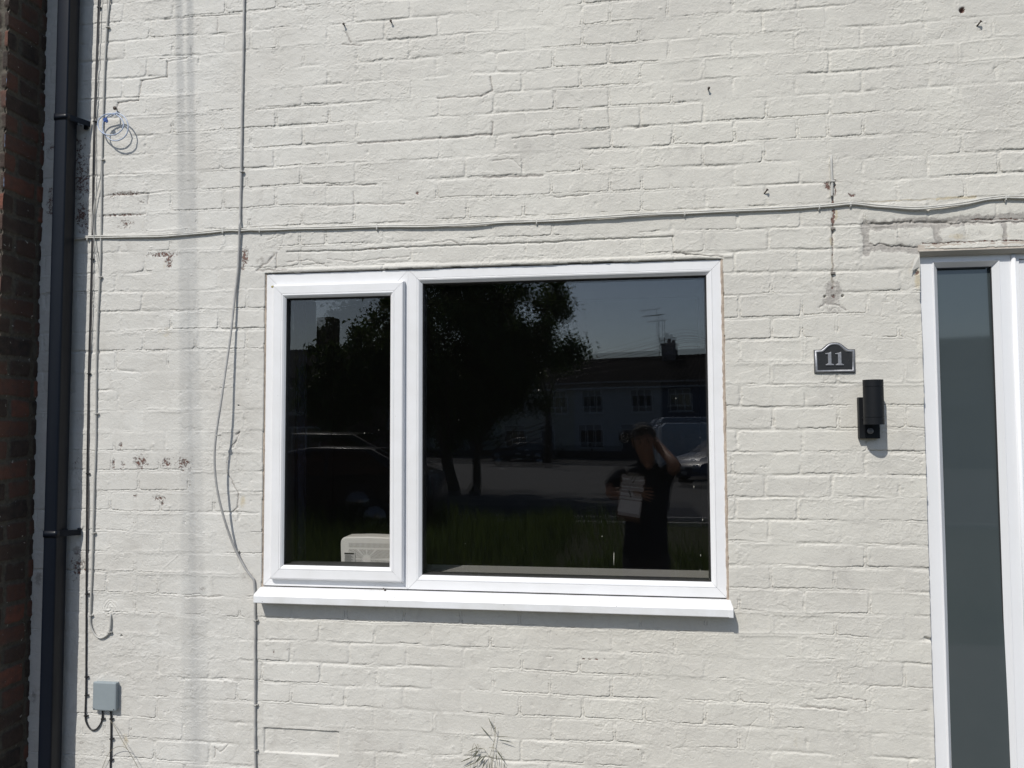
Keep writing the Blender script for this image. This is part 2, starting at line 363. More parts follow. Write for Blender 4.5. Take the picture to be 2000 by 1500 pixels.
line(grey,[(1083,386),(1150,380)],.003,.8,.003); line(grey,[(320,38),(375,33),(470,28)],.003,.8,.0025); line(grey,[(425,35),(424,66),(415,68)],.004,.8,.002)
line(grey,[(312,115),(372,112),(374,92)],.003,.8,.0025); line(grey,[(228,215),(230,200),(270,196),(276,158),(325,150),(326,122)],.0035,1.0,.003)
line(grey,[(325,150),(326,121),(375,112)],.003,.6,.002)
line(grey,[(197,383),(250,380),(290,378),(288,400)],.004,.9,.002); line(grey,[(195,422),(285,418)],.004,.9,.002)
# cracked joint over the window lintel: open gaps
line(None,[(560,492),(690,489),(760,484),(870,480),(960,477),(1060,474),(1180,467),(1314,462)],.0032,1,.006,.003)
line(chip,[(700,488),(760,485)],.0022,.75); line(grey,[(540,495),(538,525)],.004,1.0,.003)
line(None,[(1314,462),(1317,492),(1340,496),(1412,503)],.0022,1,.005,.003); line(grey,[(1317,492),(1345,497),(1412,500)],.003,1.0,.001)
line(grey,[(535,497),(530,505),(502,528),(560,527)],.006,1.1,.002); patch(grey,510,510,24,18,.75); patch(grey,535,465,30,14,.5)
line(grey,[(520,470),(555,458),(545,490)],.003,.8,.001)
for P in [[(560,512),(600,507),(640,520)],[(640,505),(690,512),(740,505),(800,502)],[(900,480),(880,470),(845,475)]]: line(grey,P,.003,.9,.0015)
# cracks lower down
line(None,[(1818,1250),(1808,1247)],.005,1,.010,.002); line(grey,[(1590,1365),(1640,1363),(1692,1368),(1693,1390)],.0028,1.0,.002); line(grey,[(1565,1382),(1600,1383),(1655,1388)],.003,1.0,.0025)
line(grey,[(1692,1348),(1700,1340),(1820,1344)],.002,.9,.002); line(grey,[(1480,1402),(1465,1415),(1455,1465)],.002,.7,.001)
line(grey,[(445,925),(443,905),(452,870),(462,862)],.0022,1.1,.002); line(grey,[(445,925),(465,965),(463,990),(455,998)],.0028,1.2,.003)
line(grey,[(455,875),(468,845),(462,850)],.004,.9,.003); line(grey,[(418,1480),(420,1460),(430,1470),(445,1455)],.0028,.9,.002)
line(grey,[(310,1120),(345,1085),(340,1060)],.003,.6,-.0015); line(grey,[(360,1165),(430,1166)],.004,.8,.002)
patch(grey,468,915,26,20,.55); patch(dirt,474,980,9,18,.9); patch(grey,490,900,10,14,.5); patch(dirt,325,650,34,26,.55); patch(dirt,320,520,30,25,.5)
patch(grey,395,1150,16,12,.75); patch(grey,416,1145,5,16,.7); patch(dirt,215,1170,40,12,.45); patch(grey,410,1300,30,14,.5); patch(dirt,245,1445,9,20,.8)
patch(grey,170,560,12,60,.5); patch(grey,150,1075,14,16,1.0); patch(grey,75,1130,14,22,.9); patch(grey,66,1360,12,26,.8); patch(grey,160,1450,18,6,.7); patch(grey,105,470,8,30,.6)
patch(chip,1615,577,3,3,.0); patch(dirt,1555,1450,10,26,.55); patch(dirt,1552,1490,14,10,.45); patch(grey,1588,1385,30,14,.35)
patch(dirt,1050,1228,420,16,.36); patch(dirt,760,1212,300,12,.30); patch(chip,1780,150,18,6,.0); patch(dirt,1895,250,30,14,.35)
for p in [(200,330,30,30,.5),(230,400,60,26,.55),(520,480,60,22,.6),(190,905,30,30,.5),(300,905,80,24,.55),(470,870,25,60,.6),(460,1000,25,60,.55),(480,1125,30,20,.7),(700,512,160,14,.55),(1000,335,90,14,.5),(430,1420,60,40,.45),(320,60,60,30,.4),(420,50,50,22,.4),(560,210,60,14,.45),(720,278,140,12,.45),(1210,255,70,14,.5),(1110,385,70,14,.5),(1500,395,60,12,.4),(1550,760,60,40,.4),(1640,1360,80,20,.45),(640,400,100,16,.45)]: patch(grey,*p)
# plaster swirls: filled holes
for cx,cy in [(215,1188),(1623,318)]:
    c=at(cx,cy); r0=.036 if cx<1000 else .014
    q=np.sqrt((X-c.x)**2+(Z-c.z)**2); an=np.arctan2(Z-c.z,X-c.x); g=np.exp(-(q/r0)**4)
    h+=g*(.0022+.0016*np.sin(q*520+an*2+fbm(X*60,Z*60,151)*9))
for cx,cy,r in [(1606,603,.009),(1631,608,.013)]:
    c=at(cx,cy); q=np.sqrt((X-c.x)**2+(Z-c.z)**2); h-=.0016*np.exp(-((q-r)/.0018)**2)
for cx,cy,r in [(1611,579,.0045),(1646,578,.0045),(237,1242,.0045),(1879,20,.008),(466,792,.003)]:
    c=at(cx,cy); q=np.sqrt((X-c.x)**2+(Z-c.z)**2); h-=.012*np.exp(-(q/r)**4)
def inner_rect(px0,py0,px1,py1,dep):
    """sunken bricked-up vent"""
    a=at(px0,py0); b=at(px1,py1)
    m=sstep(0,.004,X-a.x)*sstep(0,.004,b.x-X)*sstep(0,.004,a.z-Z)*sstep(0,.004,Z-b.z); h[:]-=dep*m
inner_rect(515,1420,662,1478,.006)
h-=chip*.0018*(chip>.5); h-=grey*.0008
# the courses straight over the window lean out a little over the lintel
a=at(535,520)
h+=.004*sstep(0,.006,.436+.0-X)*sstep(0,.006,X+1.43)*sstep(0,.01,Z-2.238)*sstep(0,.01,2.262-Z)
# openings (with worn edges)
wob=fbm(X*14,Z*14,161,3)*.010
inw=np.minimum(np.minimum(X-(WX0-.006),(WX1+.006)-X),np.minimum(Z-(WZ0-.02),(WZ1+.004)-Z))+wob*.6
ind=np.minimum(np.minimum(X-DX0,DX1-X),np.minimum(Z-(-.5),DZ1-Z))+wob*.45
h+=.0035*np.exp(-(np.maximum(-ind-.002,0)/.010)**2)*sstep(-.1,.2,fbm(Z*3,Z*7,171))*(ind<0)
ins=np.maximum(inw,ind)
h=np.where(ins>0,-.12,h)
keepq=~((ins[:-1,:-1]>.0045)&(ins[1:,:-1]>.0045)&(ins[:-1,1:]>.0045)&(ins[1:,1:]>.0045))
nz,nx=X.shape
co=np.empty((nz*nx,3),np.float32); co[:,0]=X.ravel(); co[:,1]=-h.ravel(); co[:,2]=Z.ravel()
ii=np.arange(nz*nx).reshape(nz,nx)
q=np.stack([ii[:-1,:-1],ii[:-1,1:],ii[1:,1:],ii[1:,:-1]],-1)[keepq]
def grid_mesh(name, co, q, mats, colors=None, parent=None, smooth=True):
    used=np.unique(q); remap=np.full(len(co),-1,np.int64); remap[used]=np.arange(len(used)); co=co[used]; q=remap[q]
    me=bpy.data.meshes.new(name); me.vertices.add(len(co)); me.vertices.foreach_set('co',co.astype(np.float32).ravel())
    me.loops.add(q.size); me.loops.foreach_set('vertex_index',q.ravel().astype(np.int32))
    me.polygons.add(len(q)); me.polygons.foreach_set('loop_start',np.arange(0,q.size,4,dtype=np.int32))
    try: me.polygons.foreach_set('loop_total',np.full(len(q),4,np.int32))
    except Exception: pass
    me.polygons.foreach_set('use_smooth',np.full(len(q),smooth))
    me.update(calc_edges=True)
    if colors is not None:
        at_=me.color_attributes.new('wear','FLOAT_COLOR','POINT'); at_.data.foreach_set('color',colors[used].astype(np.float32).ravel())
    for m in mats: me.materials.append(m)
    o=bpy.data.objects.new(name,me); COL.objects.link(o)
    if parent: o.parent=parent
    return o
colr=np.stack([chip.ravel(),grey.ravel(),dirt.ravel(),np.clip(hb3*.6+hb*.4,0,1).ravel()],-1)

def wall_paint():
    m=bpy.data.materials.new('painted_brick'); m.use_nodes=True; n=m.node_tree.nodes; l=m.node_tree.links; b=n['Principled BSDF']
    tc=n.new('ShaderNodeTexCoord'); at_=n.new('ShaderNodeAttribute'); at_.attribute_name='wear'
    sep=n.new('ShaderNodeSeparateColor'); l.new(at_.outputs['Color'],sep.inputs[0])
    def noise(sc,det=6,ro=.6,dist=0):
        t=n.new('ShaderNodeTexNoise'); t.inputs['Scale'].default_value=sc; t.inputs['Detail'].default_value=det; t.inputs['Roughness'].default_value=ro; t.inputs['Distortion'].default_value=dist
        l.new(tc.outputs['Object'],t.inputs['Vector']); return t.outputs[0]
    def rng(s,a,b_,c=0,d_=1,sm=True):
        r=n.new('ShaderNodeMapRange'); r.inputs[1].default_value=a; r.inputs[2].default_value=b_; r.inputs[3].default_value=c; r.inputs[4].default_value=d_; l.new(s,r.inputs[0]); return r.outputs[0]
    def mix(f,a,b_):
        x=n.new('ShaderNodeMix'); x.data_type='RGBA'
        l.new(f,x.inputs[0]); 
        for s,i in ((a,6),(b_,7)):
            if isinstance(s,tuple): x.inputs[i].default_value=(*s,1)
            else: l.new(s,x.inputs[i])
        return x.outputs[2]
    def op(o,a,b_):
        x=n.new('ShaderNodeMath'); x.operation=o
        for s,i in ((a,0),(b_,1)):
            if isinstance(s,(int,float)): x.inputs[i].default_value=s
            else: l.new(s,x.inputs[i])
        return x.outputs[0]
    sx=n.new('ShaderNodeSeparateXYZ'); l.new(tc.outputs['Object'],sx.inputs[0])
    # base colour grades from whiter at the left to creamier at the right
    big=noise(1.4,4)
    lr=rng(op('ADD',sx.outputs[0],op('MULTIPLY',big,.8)),-1.3,.5)
    base=mix(lr,WHITE_L,WHITE_R)
    base=mix(rng(at_.outputs['Alpha'],0,1,0,.42),base,(.535,.515,.475))
    base=mix(rng(noise(2.7,6),.42,.66,0,.50),base,(.530,.508,.465))
    base=mix(rng(noise(5.5,7,.7,1.5),.56,.70,0,.42),base,(.44,.42,.385))
    base=mix(rng(noise(35,5),.50,.75,0,.30),base,(.50,.485,.45))
    # dust caught in small pits
    base=mix(rng(noise(210,3),.66,.74,0,.45),base,(.36,.34,.30))
    fine=noise(62,9,.78,.6); fine2=noise(230,7,.75)
    n1=op('MULTIPLY',op('ADD',op('MULTIPLY',fine,.65),op('MULTIPLY',fine2,.35)),1.0)
    def mask(ch,k1=2.2,lo=.62,hi=.70):
        s=op('ADD',op('MULTIPLY',ch,.75),op('MULTIPLY',op('SUBTRACT',n1,.5),k1)); return rng(s,lo-.1,hi-.1)
    base=mix(op('MULTIPLY',mask(sep.outputs[2],1.6,.45,.75),.75),base,mix(rng(noise(90),.4,.6),(.58,.50,.34),(.46,.40,.29)))
    base=mix(op('MULTIPLY',mask(sep.outputs[1],1.8,.55,.70),.8),base,mix(rng(noise(120),.35,.65),(.40,.375,.345),(.27,.25,.23)))
    base=mix(mask(sep.outputs[0],4.2,.62,.68),base,mix(rng(noise(140),.35,.65),(.215,.115,.090),(.135,.085,.072)))
    l.new(base,b.inputs['Base Color']); b.inputs['Roughness'].default_value=.62; b.inputs['Specular IOR Level'].default_value=.30
    bp=n.new('ShaderNodeBump'); bp.inputs['Strength'].default_value=1; bp.inputs['Distance'].default_value=.0011
    hh=op('ADD',noise(330,5,.6),op('ADD',op('MULTIPLY',noise(120,4,.6),1.1),op('MULTIPLY',mask(sep.outputs[0],4.2,.62,.68),-1.2)))
    l.new(hh,bp.inputs['Height']); l.new(bp.outputs[0],b.inputs['Normal'])
    return m
WHITE_L=(.662,.650,.612); WHITE_R=(.646,.626,.565)
paint=wall_paint()
wall=grid_mesh('front_wall',co,q,[paint],colr,house)
tag(wall,'cream painted brick wall with chipped paint')
# the rest of the storey above and below, plain painted courses seen only from elsewhere
mb=MB(); mb.box((XC-.02,.004,3.88),(3.2,.25,6.0)); mb.build('upper_wall',paint,house)
mb=MB(); mb.box((XC-.02,.13,2.30),(3.2,.25,3.86)); mb.box((XC-.02,.13,0),(WX0-.05,.25,2.28)); mb.box((WX1+.05,.13,0),(DX0-.03,.25,2.28)); mb.box((DX1+.03,.13,0),(3.2,.25,2.28)); mb.box((WX0-.04,.13,0),(WX1+.04,.25,.86)); mb.build('inner_leaf',mat('inner_plaster',(.3,.29,.27),.9),house)
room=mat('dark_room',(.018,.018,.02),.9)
mb=MB(); 
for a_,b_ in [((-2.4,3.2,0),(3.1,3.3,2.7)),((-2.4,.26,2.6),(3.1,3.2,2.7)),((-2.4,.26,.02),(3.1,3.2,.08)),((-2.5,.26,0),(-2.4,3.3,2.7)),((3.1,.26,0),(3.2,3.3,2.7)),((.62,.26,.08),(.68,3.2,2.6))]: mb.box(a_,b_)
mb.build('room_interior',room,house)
roofm=mat('roof_tiles',(.05,.045,.045),.8,noise=(3,.6,(.08,.06,.05)))
mb=MB(); mb.add([(XC-.1,-.35,5.55),(3.3,-.35,5.55),(3.3,2.6,7.6),(XC-.1,2.6,7.6),(XC-.1,-.35,5.45),(3.3,-.35,5.45),(3.3,2.6,7.5),(XC-.1,2.6,7.5)],[(0,1,2,3),(7,6,5,4),(0,4,5,1),(1,5,6,2),(2,6,7,3),(3,7,4,0)]); mb.build('roof',roofm,house)

# ------------------------------------------------------------------ window
def ring(mb, x0,x1,z0,z1, prof, g=.0005, mi=0, sides='LRTB'):
    """mitred four-sided frame; prof = [(inset, y)...] from outside in"""
    def pt(s,ins,y,e):
        if s=='L': return (x0+ins,y,(z0+ins+g) if e==0 else (z1-ins-g))
        if s=='R': return (x1-ins,y,(z0+ins+g) if e==0 else (z1-ins-g))
        if s=='B': return ((x0+ins+g) if e==0 else (x1-ins-g),y,z0+ins)
        return ((x0+ins+g) if e==0 else (x1-ins-g),y,z1-ins)
    for s in sides:
        vs=[pt(s,i,y,0) for i,y in prof]+[pt(s,i,y,1) for i,y in prof]; n=len(prof)
        mb.add(vs,[(i,i+1,i+1+n,i+n) for i in range(n-1)],mi)
win=empty('window',(WX0,0,WZ0)); keep(win,house)
tag(win,'white framed window with a narrow opening casement on its left')
MX=at(797.5,850,-.01).x                       # left edge of the fixed light (line beside the casement)
fy=.006
fr=MB()
lightL=MX; 
ring(fr,WX0,WX1,WZ0,WZ1,[(0,.12),(0,fy),(.018,fy),(.0195,fy+.0015),(.021,fy),(.028,fy)],sides='LT') if False else None
# outer frame: left light
ring(fr,WX0,MX,WZ0,WZ1,[(0,.11),(0,fy+.001),(.002,fy),(.046,fy),(.046,.05)])
# fixed light with its bead
ring(fr,MX,WX1,WZ0,WZ1,[(0,.11),(0,fy+.001),(.0015,fy),(.0345,fy),(.0355,fy+.0018),(.0365,fy),(.0385,fy-.001),(.044,fy+.0005),(.052,fy+.008),(.0560,fy+.0125)])
keep(fr.build('outer_frame',pvc,None),win)
gk=MB(); ring(gk,MX,WX1,WZ0,WZ1,[(.0555,fy+.012),(.0585,.0205),(.0585,.08)]); keep(gk.build('gasket',gasket),win)
# casement
cs=empty('casement',(WX0,0,WZ0)); keep(cs,win)
sx0=at(530.5,850,.010).x; sx1=at(788.5,850,.012).x; sz1=at(650,553,.010).z; sz0=at(650,1134,.010).z
sy=-.018
cf=MB(); ring(cf,sx0,sx1,sz0,sz1,[(.012,fy-.001),(.000,fy-.001),(.0,sy+.010),(.003,sy+.006),(.004,sy+.002),(.0075,sy),(.0385,sy),(.0395,sy+.0015),(.0405,sy),(.046,sy-.0005),(.052,sy+.004),(.0575,sy+.0105)])
keep(cf.build('casement_frame',pvc),cs)
gk=MB(); ring(gk,sx0,sx1,sz0,sz1,[(.057,sy+.010),(.060,.000),(.060,.08)]); keep(gk.build('gasket',gasket),cs)
def pane(name, x0,x1,z0,z1,yc,tilt,yaw,m,par,th=.004):
    cx,cz=(x0+x1)/2,(z0+z1)/2; mb=MB(); mb.box((x0-cx,0,z0-cz),(x1-cx,th,z1-cz)); o=mb.build(name,m)
    Mx=Matrix.Translation((cx,yc,cz))@Matrix.Rotation(yaw,4,'Z')@Matrix.Rotation(tilt,4,'X')
    o.parent=par; o.matrix_world=Mx; o.matrix_parent_inverse=par.matrix_world.inverted(); o.matrix_basis=Mx
    return o
bpy.context.view_layer.update()
def put(o,par): 
    bpy.context.view_layer.update(); o.matrix_parent_inverse=par.matrix_world.inverted(); o.parent=par
def pane2(name,x0,x1,z0,z1,yc,tilt,yaw,m,par,th=.004):
    cx,cz=(x0+x1)/2,(z0+z1)/2; mb=MB(); mb.box((x0-cx,0,z0-cz),(x1-cx,th,z1-cz)); o=mb.build(name,m)
    o.matrix_basis=Matrix.Translation((cx,yc,cz))@Matrix.Rotation(yaw,4,'Z')@Matrix.Rotation(tilt,4,'X')
    bpy.context.view_layer.update(); o.parent=par; o.matrix_parent_inverse=par.matrix_world.inverted(); return o
gx0,gx1,gz0,gz1=MX+.052,WX1-.052,WZ0+.052,WZ1-.052
# the panes lean back by a fraction of a degree
pane2('glass_pane',gx0,gx1,gz0,gz1,YG,TILT,0,glass_out,win)
pane2('glass_pane',gx0,gx1,gz0,gz1,YG+.020,TILT+math.radians(.22),math.radians(.07),glass_in,win)
cx0,cx1,cz0,cz1=sx0+.054,sx1-.054,sz0+.054,sz1-.054
pane2('glass_pane',cx0,cx1,cz0,cz1,.008,TILT,0,glass_out,cs)
pane2('glass_pane',cx0,cx1,cz0,cz1,.030,TILT+math.radians(.75),math.radians(.9),glass_in,cs)
# specks and marks stuck on the outside of the glass
fk=mat('pale_fleck',(.45,.44,.38),.8)
for px,py,w_,h_ in [(1199,1091,1.4,24),(1176,1047,1.6,2),(1372,1015,1.4,4),(1355,951,1.0,5),(1368,1084,1.0,4),(1367,1113,.8,4),(1052,762,1.6,3),(712,846,1.6,2.5),(740,840,1.2,1.5),(1320,778,1,2)]:
    q_=at(px,py,-(.008-.0012) if px<800 else -(YG-.0012)); q_.y+=(q_.z-1.6)*math.tan(-TILT)
    mb=MB(); mb.tube([(q_.x+.0012*w_*.3,q_.y-.0012,q_.z+.001*h_),(q_.x,q_.y-.0018,q_.z),(q_.x-.0003*w_,q_.y-.0012,q_.z-.001*h_)],[.0006,.0009*w_,.0006],6); o=mb.build('stuck_fleck',fk); keep(o,win)
q_=at(532,560,.012); mb=MB(); mb.ball(q_,.006,8,sc=(1,.3,.8)); keep(mb.build('yellow_stain',mat('yellow_foam',(.36,.31,.12),.8)),win)
for dx_,dz_ in ((0,0),(.007,-.006)):
    q_=at(749,1150,.006)+Vector((dx_,0,dz_)); mb=MB(); mb.ball(q_,.0045,7,sc=(1,.6,.8)); keep(mb.build('dead_insect',nail_mat),win)
# inside board
mb=MB(); mb.box((WX0-.05,.075,WZ0+.020),(WX1+.05,.285,WZ0+.0475)); keep(mb.build('inner_sill',mat('inner_sill_board',(.27,.265,.245),.5,noise=(12,.3,(.22,.215,.20)))),win)
# outer sill
mb=MB(); s0=at(497,1170,.05).x; s1=at(1431,1190,.055).x; st=WZ0-.006
pr=[(.06,st+.004),(fy-.012,st),(-.046,st-.013),(-.056,st-.017),(-.060,st-.023),(-.060,st-.049),(-.056,st-.052),(.02,st-.050),(.06,st-.050)]
mb.prism(pr,s0,s1,lambda u,v,d_:(d_,u,v)); sill=mb.build('window_sill',pvc_sill,bevel=.0015); keep(sill,win)
# end cap seam
mb=MB(); mb.prism([(y,z) for y,z in [(.01,st-.002),(-.044,st-.0115),(-.059,st-.0165),(-.0625,st-.023),(-.0625,st-.050),(-.056,st-.0535),(.01,st-.0525)]],s1-.014,s1+.002,lambda u,v,d_:(d_,u,v)); keep(mb.build('sill_end_cap',pvc_sill,bevel=.001),win)
mb=MB(); mb.box((WX0+.002,fy+.004,WZ0-.012),(WX1-.002,.05,WZ0+.001)); keep(mb.build('sill_gap',gap_dark),win)
# sealant round the frame
def rough_strip(p0,p1,wd,y,seed,name,m,par,prot=.004,seg=90):
    mb=MB(); rr=random.Random(seed); p0=Vector(p0);p1=Vector(p1); t=(p1-p0).normalized(); nrm=Vector((0,1,0)).cross(t)
    A=[];
    for i in range(seg+1):
        c=p0+(p1-p0)*(i/seg); a=wd*(.5+.35*rr.random()); b_=wd*(.35+.5*rr.random())
        A+= [c-nrm*a+Vector((0,y+.006,0)), c-nrm*a*.5+Vector((0,y-prot*rr.uniform(.4,1),0)), c+nrm*b_*.4+Vector((0,y-prot*rr.uniform(.4,1),0)), c+nrm*b_+Vector((0,y+.006,0))]
    fs=[(4*i+j,4*i+j+1,4*i+j+5,4*i+j+4) for i in range(seg) for j in range(3)]
    mb.add(A,fs,0,True); o=mb.build(name,m); keep(o,par); return o
rough_strip((WX1+.004,0,WZ0-.01),(WX1+.003,0,WZ1),.0115,.004,1,'sealant_bead',sealant,win)
rough_strip((WX0-.004,0,WZ0-.01),(WX0-.003,0,WZ1),.010,.008,2,'sealant_bead',sealant,win)
rough_strip((WX0,0,WZ1+.002),(WX1,0,WZ1+.002),.004,.014,4,'sealant_bead',mat('dark_sealant',(.16,.13,.12),.9,noise=(40,.8,(.06,.05,.05))),win,.002)

# ------------------------------------------------------------------ door
door=empty('front_door',(DX0,0,0)); keep(door,house)
tag(door,'white plastic front door frame with a tall dark glass side panel')
yd=.030
fx0=DX0+.003; gl0=at(1848.5,1000,-yd).x; gl1=at(1952,1000,-yd-.0).x
mxr=at(1991+17,1000,-yd).x     # end of the side panel frame
fz1=at(1880,497,-yd).z+.012
gz1d=at(1880,529,-yd-.015).z
mb=MB()
a0,a1=gl0-.052,gl1+.058
mb.box((fx0,yd,-.0),(a0+.030,.12,fz1))                       # left jamb
mb.box((a0+.030+.0006,yd,gz1d+.036),(DX1,.12,fz1))            # head
mb.box((gl1+.030,yd,0),(mxr,.12,gz1d+.0355))                  # mullion
mb.box((a0+.0306,yd,.0),(gl1+.0295,.12,.22))                  # bottom rail
keep(mb.build('door_frame',pvc_door),door)
mb=MB(); ring(mb,gl0-.022,gl1+.030,.22,gz1d+.0355,[(0,yd+.001),(.0,yd-.0015),(.0015,yd-.003),(.004,yd-.003),(.022,yd+.018)])
keep(mb.build('glazing_bead',pvc_door),door)
mb=MB(); mb.tube([(mxr-.020,yd-.001,.0),(mxr-.020,yd-.001,gz1d+.05)],.009,10); keep(mb.build('cover_strip',pvc_door),door)
mb=MB(); mb.box((mxr+.003,yd+.006,.0),(DX1-.06,.11,gz1d+.034)); leaf=mb.build('door_leaf',pvc_door,bevel=.003); keep(leaf,door)
mb=MB(); hx=mxr+.10; mb.box((hx-.018,yd-.006,.93),(hx+.018,yd+.006,1.17)); mb.tube([(hx,yd-.005,1.09),(hx,yd-.05,1.09),(hx+.13,yd-.05,1.09)],.009,10); hd=mb.build('door_handle',screw_mat,bevel=.002)
bpy.context.view_layer.update(); keep(hd,leaf)
mb=MB(); mb.box((DX1-.055,yd,.0),(DX1-.002,.12,gz1d+.034)); keep(mb.build('door_jamb',pvc_door),door)
def frosted():
    m=mat('obscured_glass',(.044,.058,.063),.55,.2,noise=(1.6,.6,(.060,.072,.076)),bump=(2.2,.0015))
    b=m.node_tree.nodes['Principled BSDF']; b.inputs['Coat Weight'].default_value=1.0; b.inputs['Coat Roughness'].default_value=.035; b.inputs['Coat IOR'].default_value=1.75
    return m
gd=frosted()
pane2('glass_pane',gl0-.004,gl1+.012,.24,gz1d+.016,yd+.020,math.radians(-.6),0,gd,door,.02)
mb=MB(); gx=gl1+.009
mb.box((gx-.004,yd+.0165,.24),(gx,yd+.0195,gz1d+.014)); mb.box((gl0,yd+.0165,gz1d+.009),(gl1,yd+.0195,gz1d+.0135)); keep(mb.build('gasket',gasket),door)
mb=MB(); mb.box((DX0-.006,-.001,DZ1-.006),(DX1+.02,.05,DZ1+.018)); keep(mb.build('lintel_trim',[rawwood]),door)
mb=MB(); mb.prism([(-.004,DZ1-.0062),(-.004,DZ1-.0075),(.010,DZ1-.019),(.034,DZ1-.023),(.034,DZ1-.0062)],DX0-.003,DX1+.015,lambda u,v,d_:(d_,u,v)); keep(mb.build('drip_strip',mat('beige_drip',(.42,.40,.36),.7)),door)
rough_strip((DX0+.002,0,.15),(DX0+.002,0,DZ1-.03),.0085,.018,9,'jamb_shade_strip',shade_grey,door,.002)  # grey strip painted in as the wall edge's shadow along the jamb
# torn flap of paint by the door head
mb=MB(); A=at(1796,500,.004);B=at(1780,530,.016);C=at(1797,520,.002);E_=at(1786,506,.006)
mb.add([A,E_,B,C],[(0,1,2,3)]); keep(mb.build('paint_flap',paint),wall)

# ================================================================== NEIGHBOUR (bare brick return)
PN=.215
def bare_brick():
    m=bpy.data.materials.new('old_red_brick'); m.use_nodes=True; n=m.node_tree.nodes; l=m.node_tree.links; b=n['Principled BSDF']
    tc=n.new('ShaderNodeTexCoord'); a=n.new('ShaderNodeAttribute'); a.attribute_name='wear'; sep=n.new('ShaderNodeSeparateColor'); l.new(a.outputs['Color'],sep.inputs[0])
    def noise(sc,det=6):
        t=n.new('ShaderNodeTexNoise'); t.inputs['Scale'].default_value=sc; t.inputs['Detail'].default_value=det; l.new(tc.outputs['Object'],t.inputs['Vector']); return t.outputs[0]
    rp=n.new('ShaderNodeValToRGB'); l.new(sep.outputs[0],rp.inputs[0]); e=rp.color_ramp.elements
    e[0].color=(.022,.017,.014,1); e[1].color=(.180,.064,.040,1); x=e.new(.5); x.color=(.048,.030,.022,1); x=e.new(.8); x.color=(.10,.044,.030,1)
    def mix(f,a_,b_):
        x=n.new('ShaderNodeMix'); x.data_type='RGBA'; l.new(f,x.inputs[0])
        for s,i in ((a_,6),(b_,7)):
            if isinstance(s,tuple): x.inputs[i].default_value=(*s,1)
            else: l.new(s,x.inputs[i])
        return x.outputs[2]
    def rng(s,a_,b_,c=0,d_=1):
        r=n.new('ShaderNodeMapRange'); r.inputs[1].default_value=a_; r.inputs[2].default_value=b_; r.inputs[3].default_value=c; r.inputs[4].default_value=d_; l.new(s,r.inputs[0]); return r.outputs[0]
    base=mix(rng(noise(30),.4,.7,0,.7),rp.outputs[0],(.06,.038,.03))
    mort=mix(rng(noise(60),.3,.7),(.098,.086,.066),(.055,.048,.038))
    base=mix(sep.outputs[1],base,mort)
    base=mix(rng(noise(55,3),.70,.74,0,.7),base,(.42,.40,.36))
    l.new(base,b.inputs['Base Color']); b.inputs['Roughness'].default_value=.9
    bp=n.new('ShaderNodeBump'); bp.inputs['Strength'].default_value=1; bp.inputs['Distance'].default_value=.004; l.new(noise(110,6),bp.inputs['Height']); l.new(bp.outputs[0],b.inputs['Normal'])
    return m
bare=bare_brick()
def bare_wall(name,u0,u1,z0,z1,step,to3,seed,parent):
    us=np.arange(u0,u1+step*.5,step); zs_=np.arange(z0,z1,step); U,Zn=np.meshgrid(us,zs_); 
    r=np.random.RandomState(seed); rr=brick_rows(r,u0-.5,u1+.5,-8,45,.2335,lambda k:.03 if k%2 else .147)
    for k_ in rr:                                   # header courses on the narrow return
        if k_%2==0: rr[k_]=np.sort(np.concatenate([rr[k_],rr[k_]+.115]))
    d_,k_,i_,dv_,du_,v_,_,_=brick_field(U,Zn+.03,seed,rr,-8,joint=.0085,warp=1.6)
    c=np.sin(k_*12.9898+i_*78.233+seed)*43758.5453; c=c-np.floor(c)
    smear=sstep(.06,.2,fbm(U*12,Zn*14,seed+3))                       # mortar smeared over faces
    hh=sstep(-.003,.006,d_)*.006+(c-.5)*.004+fbm(U*25,Zn*25,seed,4)*.006-.004
    mort=np.clip(1-sstep(-.002,.003,d_)+smear*.75*np.exp(-(np.maximum(d_,0)/.014)**2),0,1)
    P=to3(U,hh,Zn); cc=np.stack([c.ravel(),mort.ravel(),0*c.ravel(),0*c.ravel()+1],-1)
    i2=np.arange(U.size).reshape(U.shape); qq=np.stack([i2[:-1,:-1],i2[:-1,1:],i2[1:,1:],i2[1:,:-1]],-1).reshape(-1,4)
    return grid_mesh(name,P,qq,[bare],cc,parent)
nb=empty('brick_house',(XC-.5,-PN,0)); tag(nb,'dark red bare brick side wall of the next house beside the drainpipe','house')
bpy.context.view_layer.update()
o=bare_wall('side_wall',0,PN,0,3.9,.003,lambda U,h_,Z_:np.stack([(XC+h_).ravel(),(-U).ravel(),Z_.ravel()],-1),3,None); keep(o,nb)
o=bare_wall('front_wall',0,.9,0,3.9,.005,lambda U,h_,Z_:np.stack([(XC-U+.004).ravel(),(-PN-h_).ravel(),Z_.ravel()],-1),8,None); keep(o,nb)
mb=MB(); mb.box((XC-6,-PN+.02,0),(XC-.92,.2,5.6)); mb.box((XC-6,-PN+.02,3.88),(XC-.01,.2,5.6)); keep(mb.build('rest_of_front',mat('brick_far',(.16,.07,.045),.9,noise=(9,.8,(.08,.045,.035)))),nb)
mb=MB(); mb.add([(XC-6.1,-.55,5.55),(XC-.02,-.55,5.55),(XC-.02,2.6,7.7),(XC-6.1,2.6,7.7),(XC-6.1,-.55,5.45),(XC-.02,-.55,5.45),(XC-.02,2.6,7.6),(XC-6.1,2.6,7.6)],[(0,1,2,3),(7,6,5,4),(0,4,5,1),(1,5,6,2),(2,6,7,3),(3,7,4,0)]); keep(mb.build('roof',roofm),nb)

